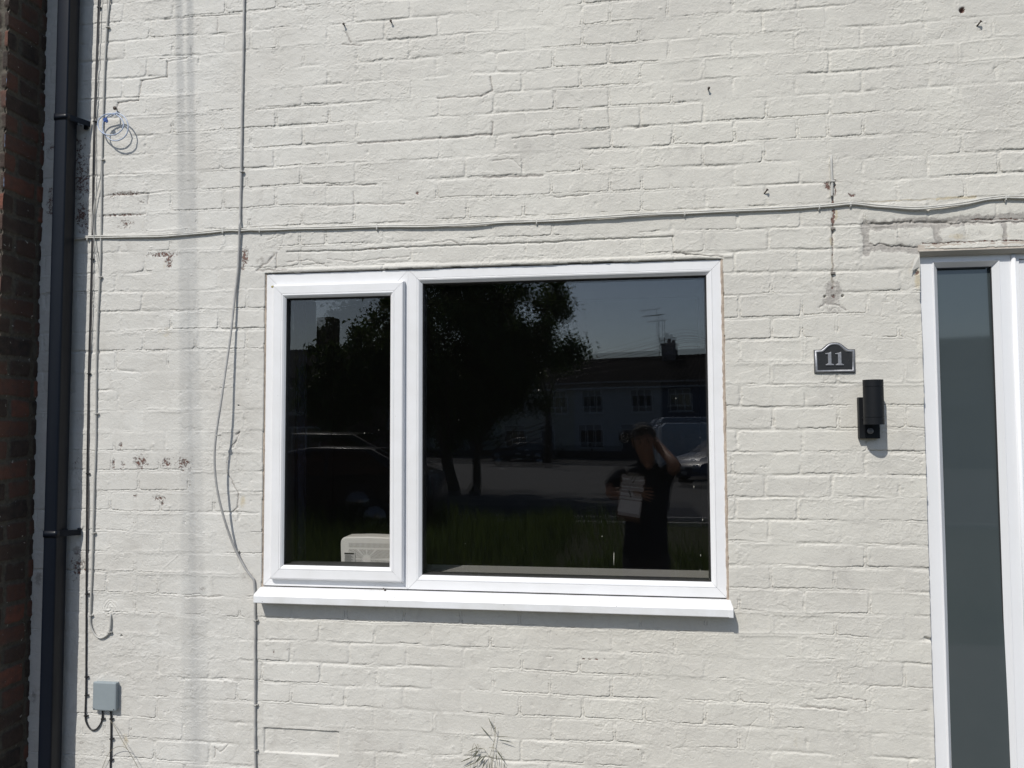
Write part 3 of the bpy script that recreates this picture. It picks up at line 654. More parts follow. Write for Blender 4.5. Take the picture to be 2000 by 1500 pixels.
# ================================================================== DRAINPIPE
dp=empty('drainpipe',(at(95,750,.1).x,-.07,0)); tag(dp,'square black drainpipe running down beside the bare brick wall','drainpipe')
bpy.context.view_layer.update()
def pipe_at(z,px,py): return at(px,py,.098)
A=at(111,0,.098);B=at(72,1500,.098)
def lerpx(z): 
    t=(z-A.z)/(B.z-A.z); return A.x+(B.x-A.x)*t
PW,PD=.060,.068
mb=MB(); zt,zb=4.9,.10
xa,xb=lerpx(zb),lerpx(zt)
def pipe_section(z0,z1,g=0,mi=0):
    r=.008; sec=[]
    for cx_,cy_,a0_ in [(PW-r,-r,0),(r,-r,90),(r,-PD+r,180),(PW-r,-PD+r,270)]:
        for j in range(5):
            a=math.radians(a0_+22.5*j); sec.append((cx_+(r+g)*math.cos(a),cy_+(r+g)*math.sin(a)))
    n=len(sec); vs=[(lerpx(z)+sx,-.030+sy_,z) for z in (z0,z1) for sx,sy_ in sec]
    fs=[(i,(i+1)%n,(i+1)%n+n,i+n) for i in range(n)]+[tuple(range(n)),tuple(range(2*n-1,n-1,-1))]
    mb.add(vs,fs,mi,True)
pipe_section(zb,zt); 
o=mb.build('pipe_run',pipe_mat); keep(o,dp)
try:
    mb2=o.modifiers.new('e','EDGE_SPLIT'); mb2.split_angle=math.radians(50)
except Exception: pass
mb=MB(); x_=lerpx(1.7)
for s_ in (.012,.030): mb.box((lerpx(.12)+PW+.0,-.092+s_,.15),(lerpx(.12)+PW+.0,-.092+s_,.16))
for px,py,lx in [(128,226,165),(117,1043,156)]:
    c=at(px,py,.098); z=c.z; mb=MB()
    pipe_section(z-.014,z+.012,.0035)
    xr=lerpx(z)+PW
    mb.add([(xr-.004,-.094,z+.012),(xr-.004,-.094,z-.012),(xr+.045,-.010,z+.006),(xr+.045,-.010,z-.016),(xr-.004,-.088,z+.012),(xr-.004,-.088,z-.012),(xr+.040,-.005,z+.006),(xr+.040,-.005,z-.016)],[(0,1,3,2),(4,6,7,5),(0,2,6,4),(1,5,7,3)])
    e=at(lx,py+ (12 if py<500 else 0),.008)
    mb.box((xr+.03,-.012,z-.026 if py<500 else z-.017),(e.x,-.003,z+.004 if py<500 else z+.013))
    br=mb.build('bracket',pipe_mat); keep(br,dp)
    mb=MB(); mb.tube([(e.x-.012,-.011,z-.010 if py<500 else z-.001),(e.x-.012,-.0165,z-.010 if py<500 else z-.001)],.0045,8); sc=mb.build('screw',screw_mat); bpy.context.view_layer.update(); keep(sc,br)

# ================================================================== CABLES
def cable(name,label,pts,r,m,clips,clipm,cat='cable',twin=0,n=10):
    root=empty(name,at(*pts[0][:2],.0)); tag(root,label,cat); bpy.context.view_layer.update()
    P=[at(p[0],p[1],p[2] if len(p)>2 else r+(.0045 if twin else .002)) for p in pts]; path=catmull(P,n)
    mb=MB(); mb.tube(path,r,8)
    if twin: mb.tube([p+Vector((0,-.0005*math.sin(i*.21)-.001,-2.1*r+.0009*math.sin(i*.5))) for i,p in enumerate(path)],r,8)
    keep(mb.build('cable_run',m),root)
    for c in clips:
        px,py,vert=c[:3]; pr=c[3] if len(c)>3 else 0
        q_=at(px,py,r+.004+pr); mb=MB()
        if vert:
            mb.box((q_.x-r-.0018,-pr-.001-2*r-.0035,q_.z-.0022),(q_.x+r+.0018,-pr+.0,q_.z+.0022)); mb.tube([(q_.x+r+.0045,-pr+.004,q_.z),(q_.x+r+.0045,-pr-.007,q_.z),(q_.x+r+.0045,-pr-.0085,q_.z)],[.0028,.0028,.0034],8)
        else:
            e=2.1*r if twin else 0
            mb.box((q_.x-.0024,-2*r-.0045,q_.z-r-.002-e),(q_.x+.0024,0,q_.z+r+.002)); mb.tube([(q_.x,.004,q_.z-e-r-.005),(q_.x,-.008,q_.z-e-r-.005)],.0030,8)
        keep(mb.build('cable_clip',clipm),root)
    return root
hp=[(126,466),(155,463),(185,461),(280,460),(360,456),(435,448.5),(470,447.5),(507,446.5),(600,444),(736,440.5),(850,439,.008),(920,436,.011),(1000,431,.006),(1048,430),(1150,424,.011),(1240,418,.011),(1337,413.5),(1490,407),(1600,401),(1661,395.5),(1720,400.5,.009),(1790,404.5,.012),(1870,397,.012),(1930,386.5,.007),(1964,383),(2010,383),(2300,390)]
cable('twin_cable','pair of cream painted cables running across the wall above the window',hp,.0033,cab_white,[(171,463,0),(435,449,0),(507,447,0),(736,441,0),(1048,431,0),(1337,414,0),(1600,401.5,0),(1661,396,0),(1964,384,0)],cab_white,twin=1)
vp=[(478,-60),(477,0),(476,40),(475,110),(473,200),(471,335),(469,420),(468,440,.014),(467,470,.010),(465,520,.010),(459,575,.012),(451,650,.024),(441,720,.040),(431,790,.058),(422,850,.064),(419,900,.062),(424,955,.056),(437,1010,.040),(452,1055,.020),(463,1080,.010),(478,1108),(489,1124),(495,1132),(497,1145,.006),(498,1180,.006),(498,1215),(498,1290),(498,1380),(498,1440),(499,1520),(500,1600)]
cable('slack_cable','grey cable hanging slack down the wall left of the window',vp,.0048,cab_grey,[(471,335,1),(423,850,1,.055),(461,1077,1),(498,1212,1),(498,1377,1),(498,1466,1)],cab_pale)
bp_=[(194,-60),(192,14),(189,100),(185,210),(184,238),(182,330),(181,420),(179,506),(176,620),(173,730),(171.5,830),(170,925),(169,1060),(168.5,1160),(168,1322),(167.5,1358),(166.5,1395),(169,1412),(178,1425),(188,1424),(197,1412),(200,1398),(200,1385)]
cable('black_cable','long black cable at the edge of the shade looping up into the grey box',bp_,.0032,cab_black,[(192,14,1),(184,237,1),(179,506,1),(173,730,1),(170.5,925,1),(169,1160,1),(168,1322,1),(168,1358,1),(166.5,1398,1),(200,1404,1)],cab_black)
bp2=[(197,-60,.010),(194.5,14,.010),(190.5,100,.011),(186.5,210,.009),(185,238,.008),(186,300,.007),(185,345,.009),(182,420,.009),(181,506,.008),(178.5,620,.007),(175,730),(173.5,850),(172.5,925),(172.5,1000),(171,1080),(169.5,1150),(169,1260)]
cable('thin_cable','thin dark cable running close beside the long black cable',bp2,.0018,mat('dark_grey_cable',(.09,.085,.085),.5),[],cab_black)
cp=[(217,-60),(214,0),(209,52),(205,120),(202,200),(199,312),(198,400),(197,470),(195,541),(191,620),(188.5,700),(187.5,808),(187,870),(184,950),(181.5,1041),(179.5,1120),(176.5,1202),(178,1224),(186,1240),(197,1246),(208,1241),(213,1234),(215.5,1220),(216,1203,.004),(215,1195,-.004)]
cable('pale_cable','pale cable with a U bend at its end going into the filled hole',cp,.0040,cab_pale,[(209,53,1),(199,312,1),(195,541,1),(187.5,808,1),(181.5,1041,1),(176.5,1202,1),(213,1235,1)],cab_pale)
cp2=[(207,-60,.008),(209,0,.008),(210,30,.008),(209,52,.009)]
cp3=[(198,312,.009),(196,345,.010),(190,372,.011),(184,400,.012),(181.5,430,.012),(184,468,.011),(189,500,.010),(194,530,.009),(196,545,.009)]
cable('crossing_wire','short pale wire crossing behind and over the black cable',cp3,.0020,cab_pale,[],cab_pale)
cable('short_wire','short thin wire joining the pale cable near the top of the wall',cp2,.0020,cab_pale,[],cab_pale)
bx=[(216,1388),(217,1402),(217,1442),(216,1484),(215,1560)]
cable('feed_cable','black cable dropping straight down from the grey box',bx,.0036,cab_black,[(217,1404,1),(217,1443,1),(216.5,1484,1)],cab_black)
st_=[(1623,305,.0),(1623.5,312,.006),(1624,330),(1625,352),(1625,372),(1624.5,383)]
cable('cable_stub','cut off stub of painted cable above the bare strip in the wall',st_,.0048,cab_pale,[(1625,354,1)],cab_white)
# clips left behind along the stripped line
for i,(px,py,lb) in enumerate([(1627,446,'small empty cable clip in the middle of the bare strip'),(1627,533,'small empty cable clip at the foot of the bare strip')]):
    q_=at(px,py,.004); mb=MB(); mb.box((q_.x-.008,-.007,q_.z-.0035),(q_.x+.008,0,q_.z+.0035)); o=mb.build('cable_clip',mat('old_clip',(.22,.20,.18),.6)); tag(o,lb,'clip','empty clips on the bare strip')
# thin loose wires by the feed cable
for nm,lb,pts in [('loose_wire','thin loose wire curling away to the lower right of the grey box',[(214,1405,.01),(223,1418,.02),(235,1440,.025),(248,1462,.03),(262,1485,.03),(276,1512,.03)]),
                  ('loose_wire','very thin wire arching over beside the feed cable',[(198,1505,.01),(208,1480,.015),(218,1465,.02),(232,1458,.025),(246,1461,.03),(256,1475,.03)])]:
    cable(nm,lb,pts,.0009,mat('thin_wire_'+lb[:4],(.20,.18,.13),.5),[],cab_black,cat='wire')

# coil hung on a nail
ck=empty('cable_coil',at(228,215)); tag(ck,'small coil of blue and white cable hanging from a black nail','cable'); bpy.context.view_layer.update()
rr_=random.Random(4); pts=[]
for lo,(cx_,cy_,rx,ry) in enumerate([(216,243,25,21),(225.5,248,25,27),(219,245,26,22)]):
    for j in range(24):
        a=2*PI*j/24-PI/2; pts.append(at(cx_+rx*math.cos(a)+rr_.uniform(-.4,.4),cy_+ry*math.sin(a),.036+.004*math.sin(a*1.3+lo)))
mb=MB(); mb.tube(catmull(pts[:50],3),.0027,7); keep(mb.build('cable_loop',cab_blue),ck)
mb=MB(); mb.tube(catmull([at(228,217,.006),at(226,222,.02),at(219,226,.032),at(212,228,.036)],4),.0022,6); keep(mb.build('tie_wire',cab_blue),ck)
mb=MB(); q_=at(206,234,.036); mb.obox(q_,[(.008,0,.003),(0,.004,0),(-.003,0,.007)]); mb.obox(q_+Vector((.006,0,-.006)),[(.004,0,.002),(0,.003,0),(-.002,0,.006)]); keep(mb.build('tape',blue_tape,bevel=.001),ck)

# nails
nails=[(228,213,.004,-.012,'black nail holding the coil of cable',.0075),(672,49,.010,-.016,'rusty nail at the top left, first of two close together'),(764,43,.008,-.016,'rusty nail at the top, right of a similar nail'),(1383,174,.004,-.014,'rusty nail alone in the upper wall above the right window frame'),(1492,379,.012,.006,'bent nail standing just above the twin cables'),(1907,52,.020,.016,'bent nail near the upper right corner below a small hole')]
for i,t in enumerate(nails):
    px,py,ln=t[0],t[1],.014; q_=at(px,py); mb=MB(); dz=t[3]*.3
    tip=Vector((q_.x+t[2]*.3,-ln,q_.z+dz*.5)) if i not in (4,5) else Vector((q_.x+.010,-.014,q_.z+.012))
    r_=t[5] if len(t)>5 else .0042
    mb.tube([(q_.x,.006,q_.z),tip],.0028,7); d_=(tip-Vector((q_.x,.006,q_.z))).normalized(); mb.tube([tip,tip+d_*.0015],r_+.0010,8)
    o=mb.build('nail',nail_mat); tag(o,t[4],'nail','nails left in the wall')

# dry shreds on the window and lintel left out; junction box
jb=empty('junction_box',at(205,1362)); tag(jb,'grey square plastic junction box at the lower left','junction box'); bpy.context.view_layer.update()
p0=at(181.5,1331,.022); p1=at(226.5,1390,.022)
mb=MB(); mb.box((p0.x,-.024,p1.z),(p1.x,-.012,p0.z)); keep(mb.build('lid',box_grey,bevel=.006),jb)
mb=MB(); mb.box((p0.x+.003,-.012,p1.z+.003),(p1.x-.003,.002,p0.z-.003)); keep(mb.build('box_body',box_grey,bevel=.004),jb)
for sx_ in (p0.x+.009,p1.x-.009):
    mb=MB(); mb.tube([(sx_,-.0225,p1.z+.008),(sx_,-.0246,p1.z+.008)],.0025,8); keep(mb.build('screw',gap_dark),jb)

# ================================================================== HOUSE NUMBER
hn=empty('house_number_sign',at(1631,700)); tag(hn,'black arched house number plate with grey border reading 11','sign'); bpy.context.view_layer.update()
a=at(1591,684,.010); b=at(1671,727,.010); top=at(1631,669,.010).z
px0,px1,pz0,pzs=a.x,b.x,b.z,a.z+.0005
def plate_outline(ins):
    cx_=(px0+px1)/2; w_=(px1-px0)/2-ins; out=[(cx_-w_,pz0+ins),(cx_+w_,pz0+ins),(cx_+w_,pzs-ins)]
    wa=w_*.72; ht=top-pzs
    for j in range(0,25):
        t=j/24; x=cx_+wa-2*wa*t; u=(x-cx_)/wa
        zz=pzs-ins+ (ht)*(0.5+0.5*math.cos(PI*abs(u)**1.35))**.85
        out.append((x,zz))
    out.append((cx_-w_,pzs-ins)); return out
to3=lambda u,v,d_:(u,d_,v)
mb=MB(); mb.prism(plate_outline(-.0012),0.0,-.006,to3); keep(mb.build('plate_edge',plate_black),hn)
mb=MB(); O=plate_outline(.0006); I=plate_outline(.0098); n_=len(O)
vs=[(u,-.006,v) for u,v in O]+[(u+.0,-.0105,v) for u,v in plate_outline(.003)]+[(u,-.0105,v) for u,v in plate_outline(.0072)]+[(u,-.006,v) for u,v in I]
fs=[(r_*n_+i,r_*n_+(i+1)%n_,(r_+1)*n_+(i+1)%n_,(r_+1)*n_+i) for r_ in range(3) for i in range(n_)]
mb.add(vs,fs,0,True); keep(mb.build('border',plate_grey),hn)
mb=MB(); mb.prism(plate_outline(.005),-.005,-.0068,to3); keep(mb.build('face',plate_black),hn)
one=[(-.42,0),(.42,0),(.42,.075),(.30,.10),(.17,.14),(.17,1.0),(.10,1.0),(-.02,.955),(-.20,.93),(-.44,.90),(-.46,.86),(-.40,.83),(-.22,.84),(-.17,.80),(-.17,.14),(-.30,.10),(-.42,.075)]
for cxp in (1621,1640.5):
    c0=at(cxp,713.5,.01); c1=at(cxp,687.5,.01); hh_=c1.z-c0.z
    mb=MB(); mb.prism([(c0.x+u*hh_*.70,c0.z+v_*hh_) for u,v_ in one],-.0065,-.0105,to3); o=mb.build('numeral',plate_grey,bevel=.0008); keep(o,hn)
for sxp in (1601.5,1658):
    q_=at(sxp,704,.007); mb=MB(); mb.ball(q_+Vector((0,.0008,0)),.0028,8,sc=(1,.6,1)); keep(mb.build('screw',plate_black),hn)

# ================================================================== WALL LAMP
wl=empty('wall_lamp',at(1700,820)); tag(wl,'black up and down cylinder wall lamp on a square backplate','lamp'); bpy.context.view_layer.update()
p0=at(1674.5,776,.022); p1=at(1719,857,.022)
mb=MB(); mb.box((p0.x+.004,-.024,p1.z+.001),(p1.x,-.0,p0.z)); keep(mb.build('backplate',black_lamp,bevel=.0015),wl)
c0=at(1706.3,784,.072); cyr=.0345; zt_=at(1705,741,.10).z; zb_=at(1707,829,.045).z
cx_=c0.x; yc=-.070
mb=MB(); zz=[zb_,zb_,zb_+.024,zb_+.0245,zb_+.026,zb_+.0265,zt_-.026,zt_-.0255,zt_-.0245,zt_-.024,zt_,zt_,zt_-.012]; rr=[cyr-.003,cyr,cyr,cyr-.0012,cyr-.0012,cyr,cyr,cyr-.0012,cyr-.0012,cyr,cyr,cyr-.0025,cyr-.0028]
N=40; vs=[];fs=[]
for z_,r_ in zip(zz,rr):
    for k_ in range(N): vs.append((cx_+r_*math.cos(2*PI*k_/N),yc+r_*math.sin(2*PI*k_/N),z_))
for j in range(len(zz)-1):
    for k_ in range(N): fs.append((j*N+k_,j*N+(k_+1)%N,(j+1)*N+(k_+1)%N,(j+1)*N+k_))
fs.append(tuple(range(N))); fs.append(tuple((len(zz)-1)*N+k_ for k_ in range(N)))
mb.add(vs,fs,0,True); o=mb.build('lamp_body',black_lamp); e=o.modifiers.new('e','EDGE_SPLIT'); e.split_angle=math.radians(40); keep(o,wl)
mb=MB(); mb.box((cx_-.012,yc+.02,(zt_+zb_)/2-.02),(cx_+.012,-.02,(zt_+zb_)/2+.02)); keep(mb.build('bracket',black_lamp),wl)
q_=at(1700,842,.030); mb=MB(); mb.tube([(q_.x,-.022,q_.z),(q_.x,-.033,q_.z)],.0105,20); mb.ball((q_.x,-.033,q_.z),.0095,14,sc=(1,.5,1)); keep(mb.build('sensor',mat('sensor_lens',(.12,.12,.125),.35)),wl)
q_=at(1684.5,817,.024); mb=MB(); mb.tube([(q_.x,-.023,q_.z),(q_.x,-.0265,q_.z)],.0032,8); keep(mb.build('screw',black_lamp),wl)

# ================================================================== FAN HEATER ON THE INNER SILL
def grille():
    m=bpy.data.materials.new('ivory_grille'); m.use_nodes=True; n=m.node_tree.nodes; l=m.node_tree.links; b=n['Principled BSDF']
    tc=n.new('ShaderNodeTexCoord'); wv=n.new('ShaderNodeTexWave'); wv.wave_type='RINGS'; wv.rings_direction='Y'; wv.inputs['Scale'].default_value=62; wv.inputs['Distortion'].default_value=0
    l.new(tc.outputs['Object'],wv.inputs['Vector'])
    gr=n.new('ShaderNodeTexWave'); gr.wave_type='BANDS'; gr.bands_direction='X'; gr.inputs['Scale'].default_value=60; l.new(tc.outputs['Object'],gr.inputs['Vector'])
    sp=n.new('ShaderNodeSeparateXYZ'); l.new(tc.outputs['Object'],sp.inputs[0])
    def M_(o,a,b_,):
        x=n.new('ShaderNodeMath'); x.operation=o
        for s,i in ((a,0),(b_,1)):
            if s is None: continue
            if isinstance(s,(int,float)): x.inputs[i].default_value=s
            else: l.new(s,x.inputs[i])
        return x.outputs[0]
    # radial spokes stay solid
    ang=M_('ARCTAN2',sp.outputs[2],sp.outputs[0]); sk=M_('ABSOLUTE',M_('SINE',M_('MULTIPLY',ang,4.0),None),None); spoke=M_('GREATER_THAN',sk,.22)
    rad=M_('SQRT',M_('ADD',M_('MULTIPLY',sp.outputs[0],sp.outputs[0]),M_('MULTIPLY',sp.outputs[2],sp.outputs[2])),None)
    hub=M_('GREATER_THAN',rad,.018)
    rings=M_('MULTIPLY',M_('MULTIPLY',M_('GREATER_THAN',wv.outputs['Fac'],.52),spoke),hub)
    topz=M_('GREATER_THAN',sp.outputs[2],.047); top2=M_('LESS_THAN',sp.outputs[2],.066)
    low=M_('LESS_THAN',sp.outputs[2],.040)
    slots=M_('ADD',M_('MULTIPLY',rings,low),M_('MULTIPLY',M_('MULTIPLY',topz,top2),M_('GREATER_THAN',gr.outputs['Fac'],.6)))
    lft=M_('GREATER_THAN',sp.outputs[0],-.078); slots=M_('MULTIPLY',slots,lft)
    x=n.new('ShaderNodeMix'); x.data_type='RGBA'; x.inputs[6].default_value=(.60,.58,.53,1); x.inputs[7].default_value=(.25,.24,.22,1); l.new(slots,x.inputs[0]); l.new(x.outputs[2],b.inputs['Base Color']); b.inputs['Roughness'].default_value=.5
    return m
fan=empty('fan_heater',(at(716,1092,-.13).x,.13,WZ0+.0475)); tag(fan,'ivory plastic fan heater standing inside behind the left pane','heater'); bpy.context.view_layer.update()
ctr=at(716,1092,-.12)
hx0=at(664.5,1080,-.12).x-ctr.x; hz1=at(700,1049,-.12).z-ctr.z; hz0=WZ0+.048-ctr.z; hx1=.18
sec=[]; r_=.026
sec=[(hx0+.004,hz0),(hx0,hz1-r_-.01)]+[(hx0+r_-r_*math.cos(t*PI/2/6),hz1-r_+r_*math.sin(t*PI/2/6)) for t in range(1,7)]+[(0,hz1+.003)]+[(hx1-r_+r_*math.sin(t*PI/2/6),hz1-r_+r_*math.cos(t*PI/2/6)) for t in range(0,7)]+[(hx1-.004,hz0)]
mb=MB(); mb.prism(sec,0,.09,lambda u,v_,d_:(u,d_,v_)); o=mb.build('casing',grille(),bevel=.006); o.location=(ctr.x,.12,ctr.z); keep(o,fan)
lb0=at(673,1079,-.119); lb1=at(694,1100,-.119)
mb=MB(); mb.box((lb0.x,.1175,lb1.z),(lb1.x,.1205,lb0.z)); lab=mb.build('rating_label',mat('label_paper',(.42,.41,.38),.6)); keep(lab,fan); bpy.context.view_layer.update()
mb=MB(); wv_=lb1.x-lb0.x; hv=lb0.z-lb1.z; mb.box((lb0.x+.0,.1165,lb0.z-hv*.16),(lb1.x-wv_*.12,.1174,lb0.z-hv*.02))
for i in range(8): mb.box((lb0.x+wv_*.06,.1168,lb0.z-hv*(.28+.085*i)),(lb0.x+wv_*(.62+.2*((i*7)%3)/2),.1174,lb0.z-hv*(.255+.085*i)))
keep(mb.build('print',gap_dark),lab)
# navy curtain just inside the casement
cu=MB(); c0=at(577,660,-.16); c1=at(596,1098,-.16); nseg=26; vs=[]
for j,z_ in enumerate(np.linspace(c1.z,at(585,560,-.16).z,14)):
    for i in range(nseg+1):
        t=i/nseg; vs.append((c0.x-.05+(c1.x-c0.x+.05)*t,.17+.012*math.sin(t*16+j*.1),z_))
cu.add(vs,[(j*(nseg+1)+i,j*(nseg+1)+i+1,(j+1)*(nseg+1)+i+1,(j+1)*(nseg+1)+i) for j in range(13) for i in range(nseg)],0,True)
o=cu.build('curtain',mat('navy_curtain',(.006,.008,.02),.9)); sm=o.modifiers.new('s','SOLIDIFY'); sm.thickness=.002
tag(o,'dark navy curtain hanging just inside the left pane','curtain')

# ================================================================== OVERHEAD CABLES (their soft shadows fall on the wall)
oc_m=mat('overhead_black',(.02,.02,.02),.5)
for i,(dx,zz) in enumerate([(0,0),(.062,.03)]):
    A_=Vector((at(352,100).x+dx-.085,0,5.45+zz)); pts=[A_+Vector((0,.01,0))]
    for j in range(1,30):
        t=j*.75; pts.append(A_+Vector((-.385*t-dx*.10*min(t,4),-t,(.30-.012*t)*t)))
    mb=MB(); mb.tube(pts,.0052,6); o=mb.build('overhead_cable',oc_m)
    tag(o,['left one of two overhead cables running from the wall out over the street','right one of two overhead cables running from the wall out over the street'][i],'cable','cables over the street')

# ================================================================== GROUND
def ground(name,x0,x1,y0,y1,z,m,nx=1,ny=1,amp=0,seed=1):
    us=np.linspace(x0,x1,nx+1); vs_=np.linspace(y0,y1,ny+1); U,V=np.meshgrid(us,vs_)
    Zz=z+(fbm(U*.6,V*.6,seed,3)*amp if amp else 0*U)
    i2=np.arange(U.size).reshape(U.shape); qq=np.stack([i2[:-1,:-1],i2[:-1,1:],i2[1:,1:],i2[1:,:-1]],-1).reshape(-1,4)
    o=grid_mesh(name,np.stack([U.ravel(),V.ravel(),Zz.ravel()],-1),qq,[m]); tag(o,kind='structure'); return o
soil=mat('ground_soil',(.055,.055,.030),.95,.1,noise=(.7,.8,(.038,.042,.02)))
tarmac=mat('tarmac',(.095,.093,.090),.95,.12,noise=(2.5,.8,(.09,.087,.087)),bump=(60,.01))
shade_tar=mat('shaded_tarmac',(.030,.032,.040),.95,.12,noise=(3,.6,(.024,.025,.03)))  # road colour with the tree's shadow put into it
slab=mat('paving',(.16,.15,.13),.9,.2,noise=(4,.8,(.11,.105,.09)),bump=(40,.004))
kerbm=mat('kerbstone',(.36,.35,.33),.8,noise=(9,.6,(.25,.24,.23)))
ground('ground',-400,400,-600,30,-.02,soil,8,8)
ground('path',-8,10,-3.2,.3,.0,slab,2,2)
ground('grass_verge',-14,14,-11.2,-3.2,.0,soil,40,30,.10,3)
ground('road',-70,70,-49.5,-11.3,-.008,tarmac,10,10)
ground('tree_shade_band',-60,1.6,-15.2,-12.1,-.003,shade_tar,4,2)  # tree's shadow across the road, painted as a darker bluish band
ground('far_pavement',-70,70,-53.5,-49.7,.10,slab,4,2)
for nm,ya,z_ in (('kerb',-11.25,.06),('kerb',-49.6,.11)):
    mb=MB()
    x=-60
    while x<60: mb.box((x,ya-.07,-.05),(x+.905,ya+.07,z_)); x+=.92
    o=mb.build(nm,kerbm); tag(o,kind='structure')
# long grass on the verge
gv=[];gf=[];rg=random.Random(11)
for i in range(26000):
    x=rg.uniform(-6.5,3.2); y=rg.uniform(-11.1,-3.9)
    edge=-.9+.8*math.sin(x*1.1)+.5*math.sin(x*2.7+1)
    if y<-7.6-edge and x>-.8 and rg.random()<.8: continue
    hgt=rg.uniform(.08,.30)*(1.25 if y<-5.5 and x<0 else .55)*(1+.5*math.sin(x*1.9+y)); a=rg.uniform(0,PI); wd=.006+.006*rg.random(); lx,ly=rg.uniform(-.12,.12),rg.uniform(-.12,.12)
    b=len(gv); c_,s_=math.cos(a)*wd,math.sin(a)*wd
    gv+=[(x-c_,y-s_,0),(x+c_,y+s_,0),(x+lx*.5+c_*.6,y+ly*.5+s_*.6,hgt*.6),(x+lx*.5-c_*.6,y+ly*.5-s_*.6,hgt*.6),(x+lx,y+ly,hgt)]
    gf+=[(b,b+1,b+2,b+3),(b+3,b+2,b+4)]
me=bpy.data.meshes.new('long_grass'); me.from_pydata(gv,[],gf); me.materials.append(leafy(mat('verge_grass',(.050,.085,.022),.8,.15,noise=(1.2,.8,(.085,.085,.035))),.45,(.10,.14,.035))); 
o=bpy.data.objects.new('long_grass',me); COL.objects.link(o); tag(o,'long green grass growing on the verge','grass',kind='stuff')

# ================================================================== TREE
def tree(base, height, rad, label, seed, stems, crown_z, squash=1.0, nleaf=26000, leafc=(.045,.075,.022), leaf=.085, group=None):
    rt=empty('tree',base); tag(rt,label,'tree',group); rr=random.Random(seed); bpy.context.view_layer.update()
    mb=MB(); tips=[]; bx_,by_,bz_=base
    for (ox,oy,lx,ly,r0) in stems:
        p=[Vector((bx_+ox,by_+oy,-.05))]; n_=9
        for j in range(1,n_+1):
            t=j/n_; p.append(Vector((bx_+ox+lx*t+.10*math.sin(t*5+ox*9),by_+oy+ly*t,crown_z*1.15*t+.0)))
        mb.tube(p,[r0*(1.25 if j==0 else 1-.55*j/n_) for j in range(n_+1)],9)
        for b_ in range(11):
            t=.5+.5*b_/11; o_=p[int(t*n_)]; an=rr.uniform(0,2*PI); ln=rad*rr.uniform(.5,.95); up_=rr.uniform(.1,1.0)
            q_=[o_]; d_=Vector((math.cos(an),math.sin(an),up_)).normalized()
            for j in range(1,6): q_.append(q_[-1]+(d_+Vector((rr.uniform(-.25,.25),rr.uniform(-.25,.25),.06*j)))*ln/5)
            mb.tube(q_,[r0*.42*(1-.17*j) for j in range(6)],6); tips.append(q_[-1])
    keep(mb.build('trunk',mat('bark',(.075,.06,.045),.9,noise=(8,.8,(.04,.033,.027)),bump=(30,.02))),rt)
    # crown: leaf clumps spread through an uneven volume
    clumps=[]; cz=crown_z+ (height-crown_z)*.5; hz_=(height-crown_z)*.56
    for i in range(230):
        u=rr.gauss(0,1),rr.gauss(0,1),rr.gauss(0,1); L_=math.sqrt(sum(a*a for a in u)); r_=rr.random()**.38
        c_=Vector((bx_+u[0]/L_*rad*r_,by_+u[1]/L_*rad*r_*squash,cz+u[2]/L_*hz_*r_+ .25*math.sin(u[0]*3)))
        clumps.append((c_,rr.uniform(.24,.56)*rad/3.2))
    vs=[];fs=[];
    for i in range(nleaf):
        c_,cr_=clumps[rr.randrange(len(clumps))]; u=Vector((rr.gauss(0,1),rr.gauss(0,1),rr.gauss(0,.75))); p=c_+u*cr_*.55
        a=Vector((rr.uniform(-1,1),rr.uniform(-1,1),rr.uniform(-1,1))).normalized(); b_=a.cross(Vector((rr.uniform(-1,1),rr.uniform(-1,1),rr.uniform(-1,1)))).normalized()
        s_=leaf*rr.uniform(.6,1.25); k0=len(vs); vs+=[p-a*s_,p+b_*s_*.42,p+a*s_,p-b_*s_*.42]; fs.append((k0,k0+1,k0+2,k0+3))
    me=bpy.data.meshes.new('crown'); me.from_pydata([tuple(v) for v in vs],[],fs)
    lm=mat('leaves',leafc,.55,.3,noise=(1.3,.8,tuple(c*1.8 for c in leafc)))
    me.materials.append(leafy(lm,.40,(.060,.085,.020))); o=bpy.data.objects.new('crown',me); COL.objects.link(o); keep(o,rt); return rt
tb=refl(912,975,21.5); tree((tb.x,tb.y,0),6.7,3.35,'leafy dark tree with two leaning trunks on the verge across the road',3,[(-.42,0,-.10,0,.21),(.20,.1,.45,.1,.14)],1.85,nleaf=58000)
tb=refl(700,960,19.5); tree((tb.x-.2,tb.y,0),4.3,1.5,'smaller tree beside the left brick house across the road',8,[(0,0,.2,0,.10)],1.4,nleaf=12000)

# ================================================================== HOUSES ACROSS THE ROAD
def pb(name,par,boxes,m,bev=0):
    mb=MB()
    for b_ in boxes: mb.box(*b_)
    o=mb.build(name,m,bevel=bev); o.parent=par; return o
glassdark=mat('far_window_glass',(.02,.025,.03),.08,.8)
def far_window(par,x,z,w_,h_,y=0.0,bars=2):
    f=pb('window',par,[((x-w_/2,y+.0,z),(x-w_/2+.07,y+.07,z+h_)),((x+w_/2-.07,y,z),(x+w_/2,y+.07,z+h_)),((x-w_/2+.07,y,z+h_-.07),(x+w_/2-.07,y+.07,z+h_)),((x-w_/2+.07,y,z),(x+w_/2-.07,y+.07,z+.07))]+[((x-w_/2+w_*(i+1)/(bars+1)-.03,y+.005,z+.0705),(x-w_/2+w_*(i+1)/(bars+1)+.03,y+.065,z+h_-.0705)) for i in range(bars)]+[((x-w_/2-.08,y-.0,z-.07),(x+w_/2+.08,y+.14,z-.002))],far_pvc)
    g_=pb('pane',None,[((x-w_/2+.06,y+.015,z+.06),(x+w_/2-.06,y+.03,z+h_-.06))],glassdark); g_.parent=f
    return f
far_pvc=mat('far_white_pvc',(.42,.43,.45),.5)
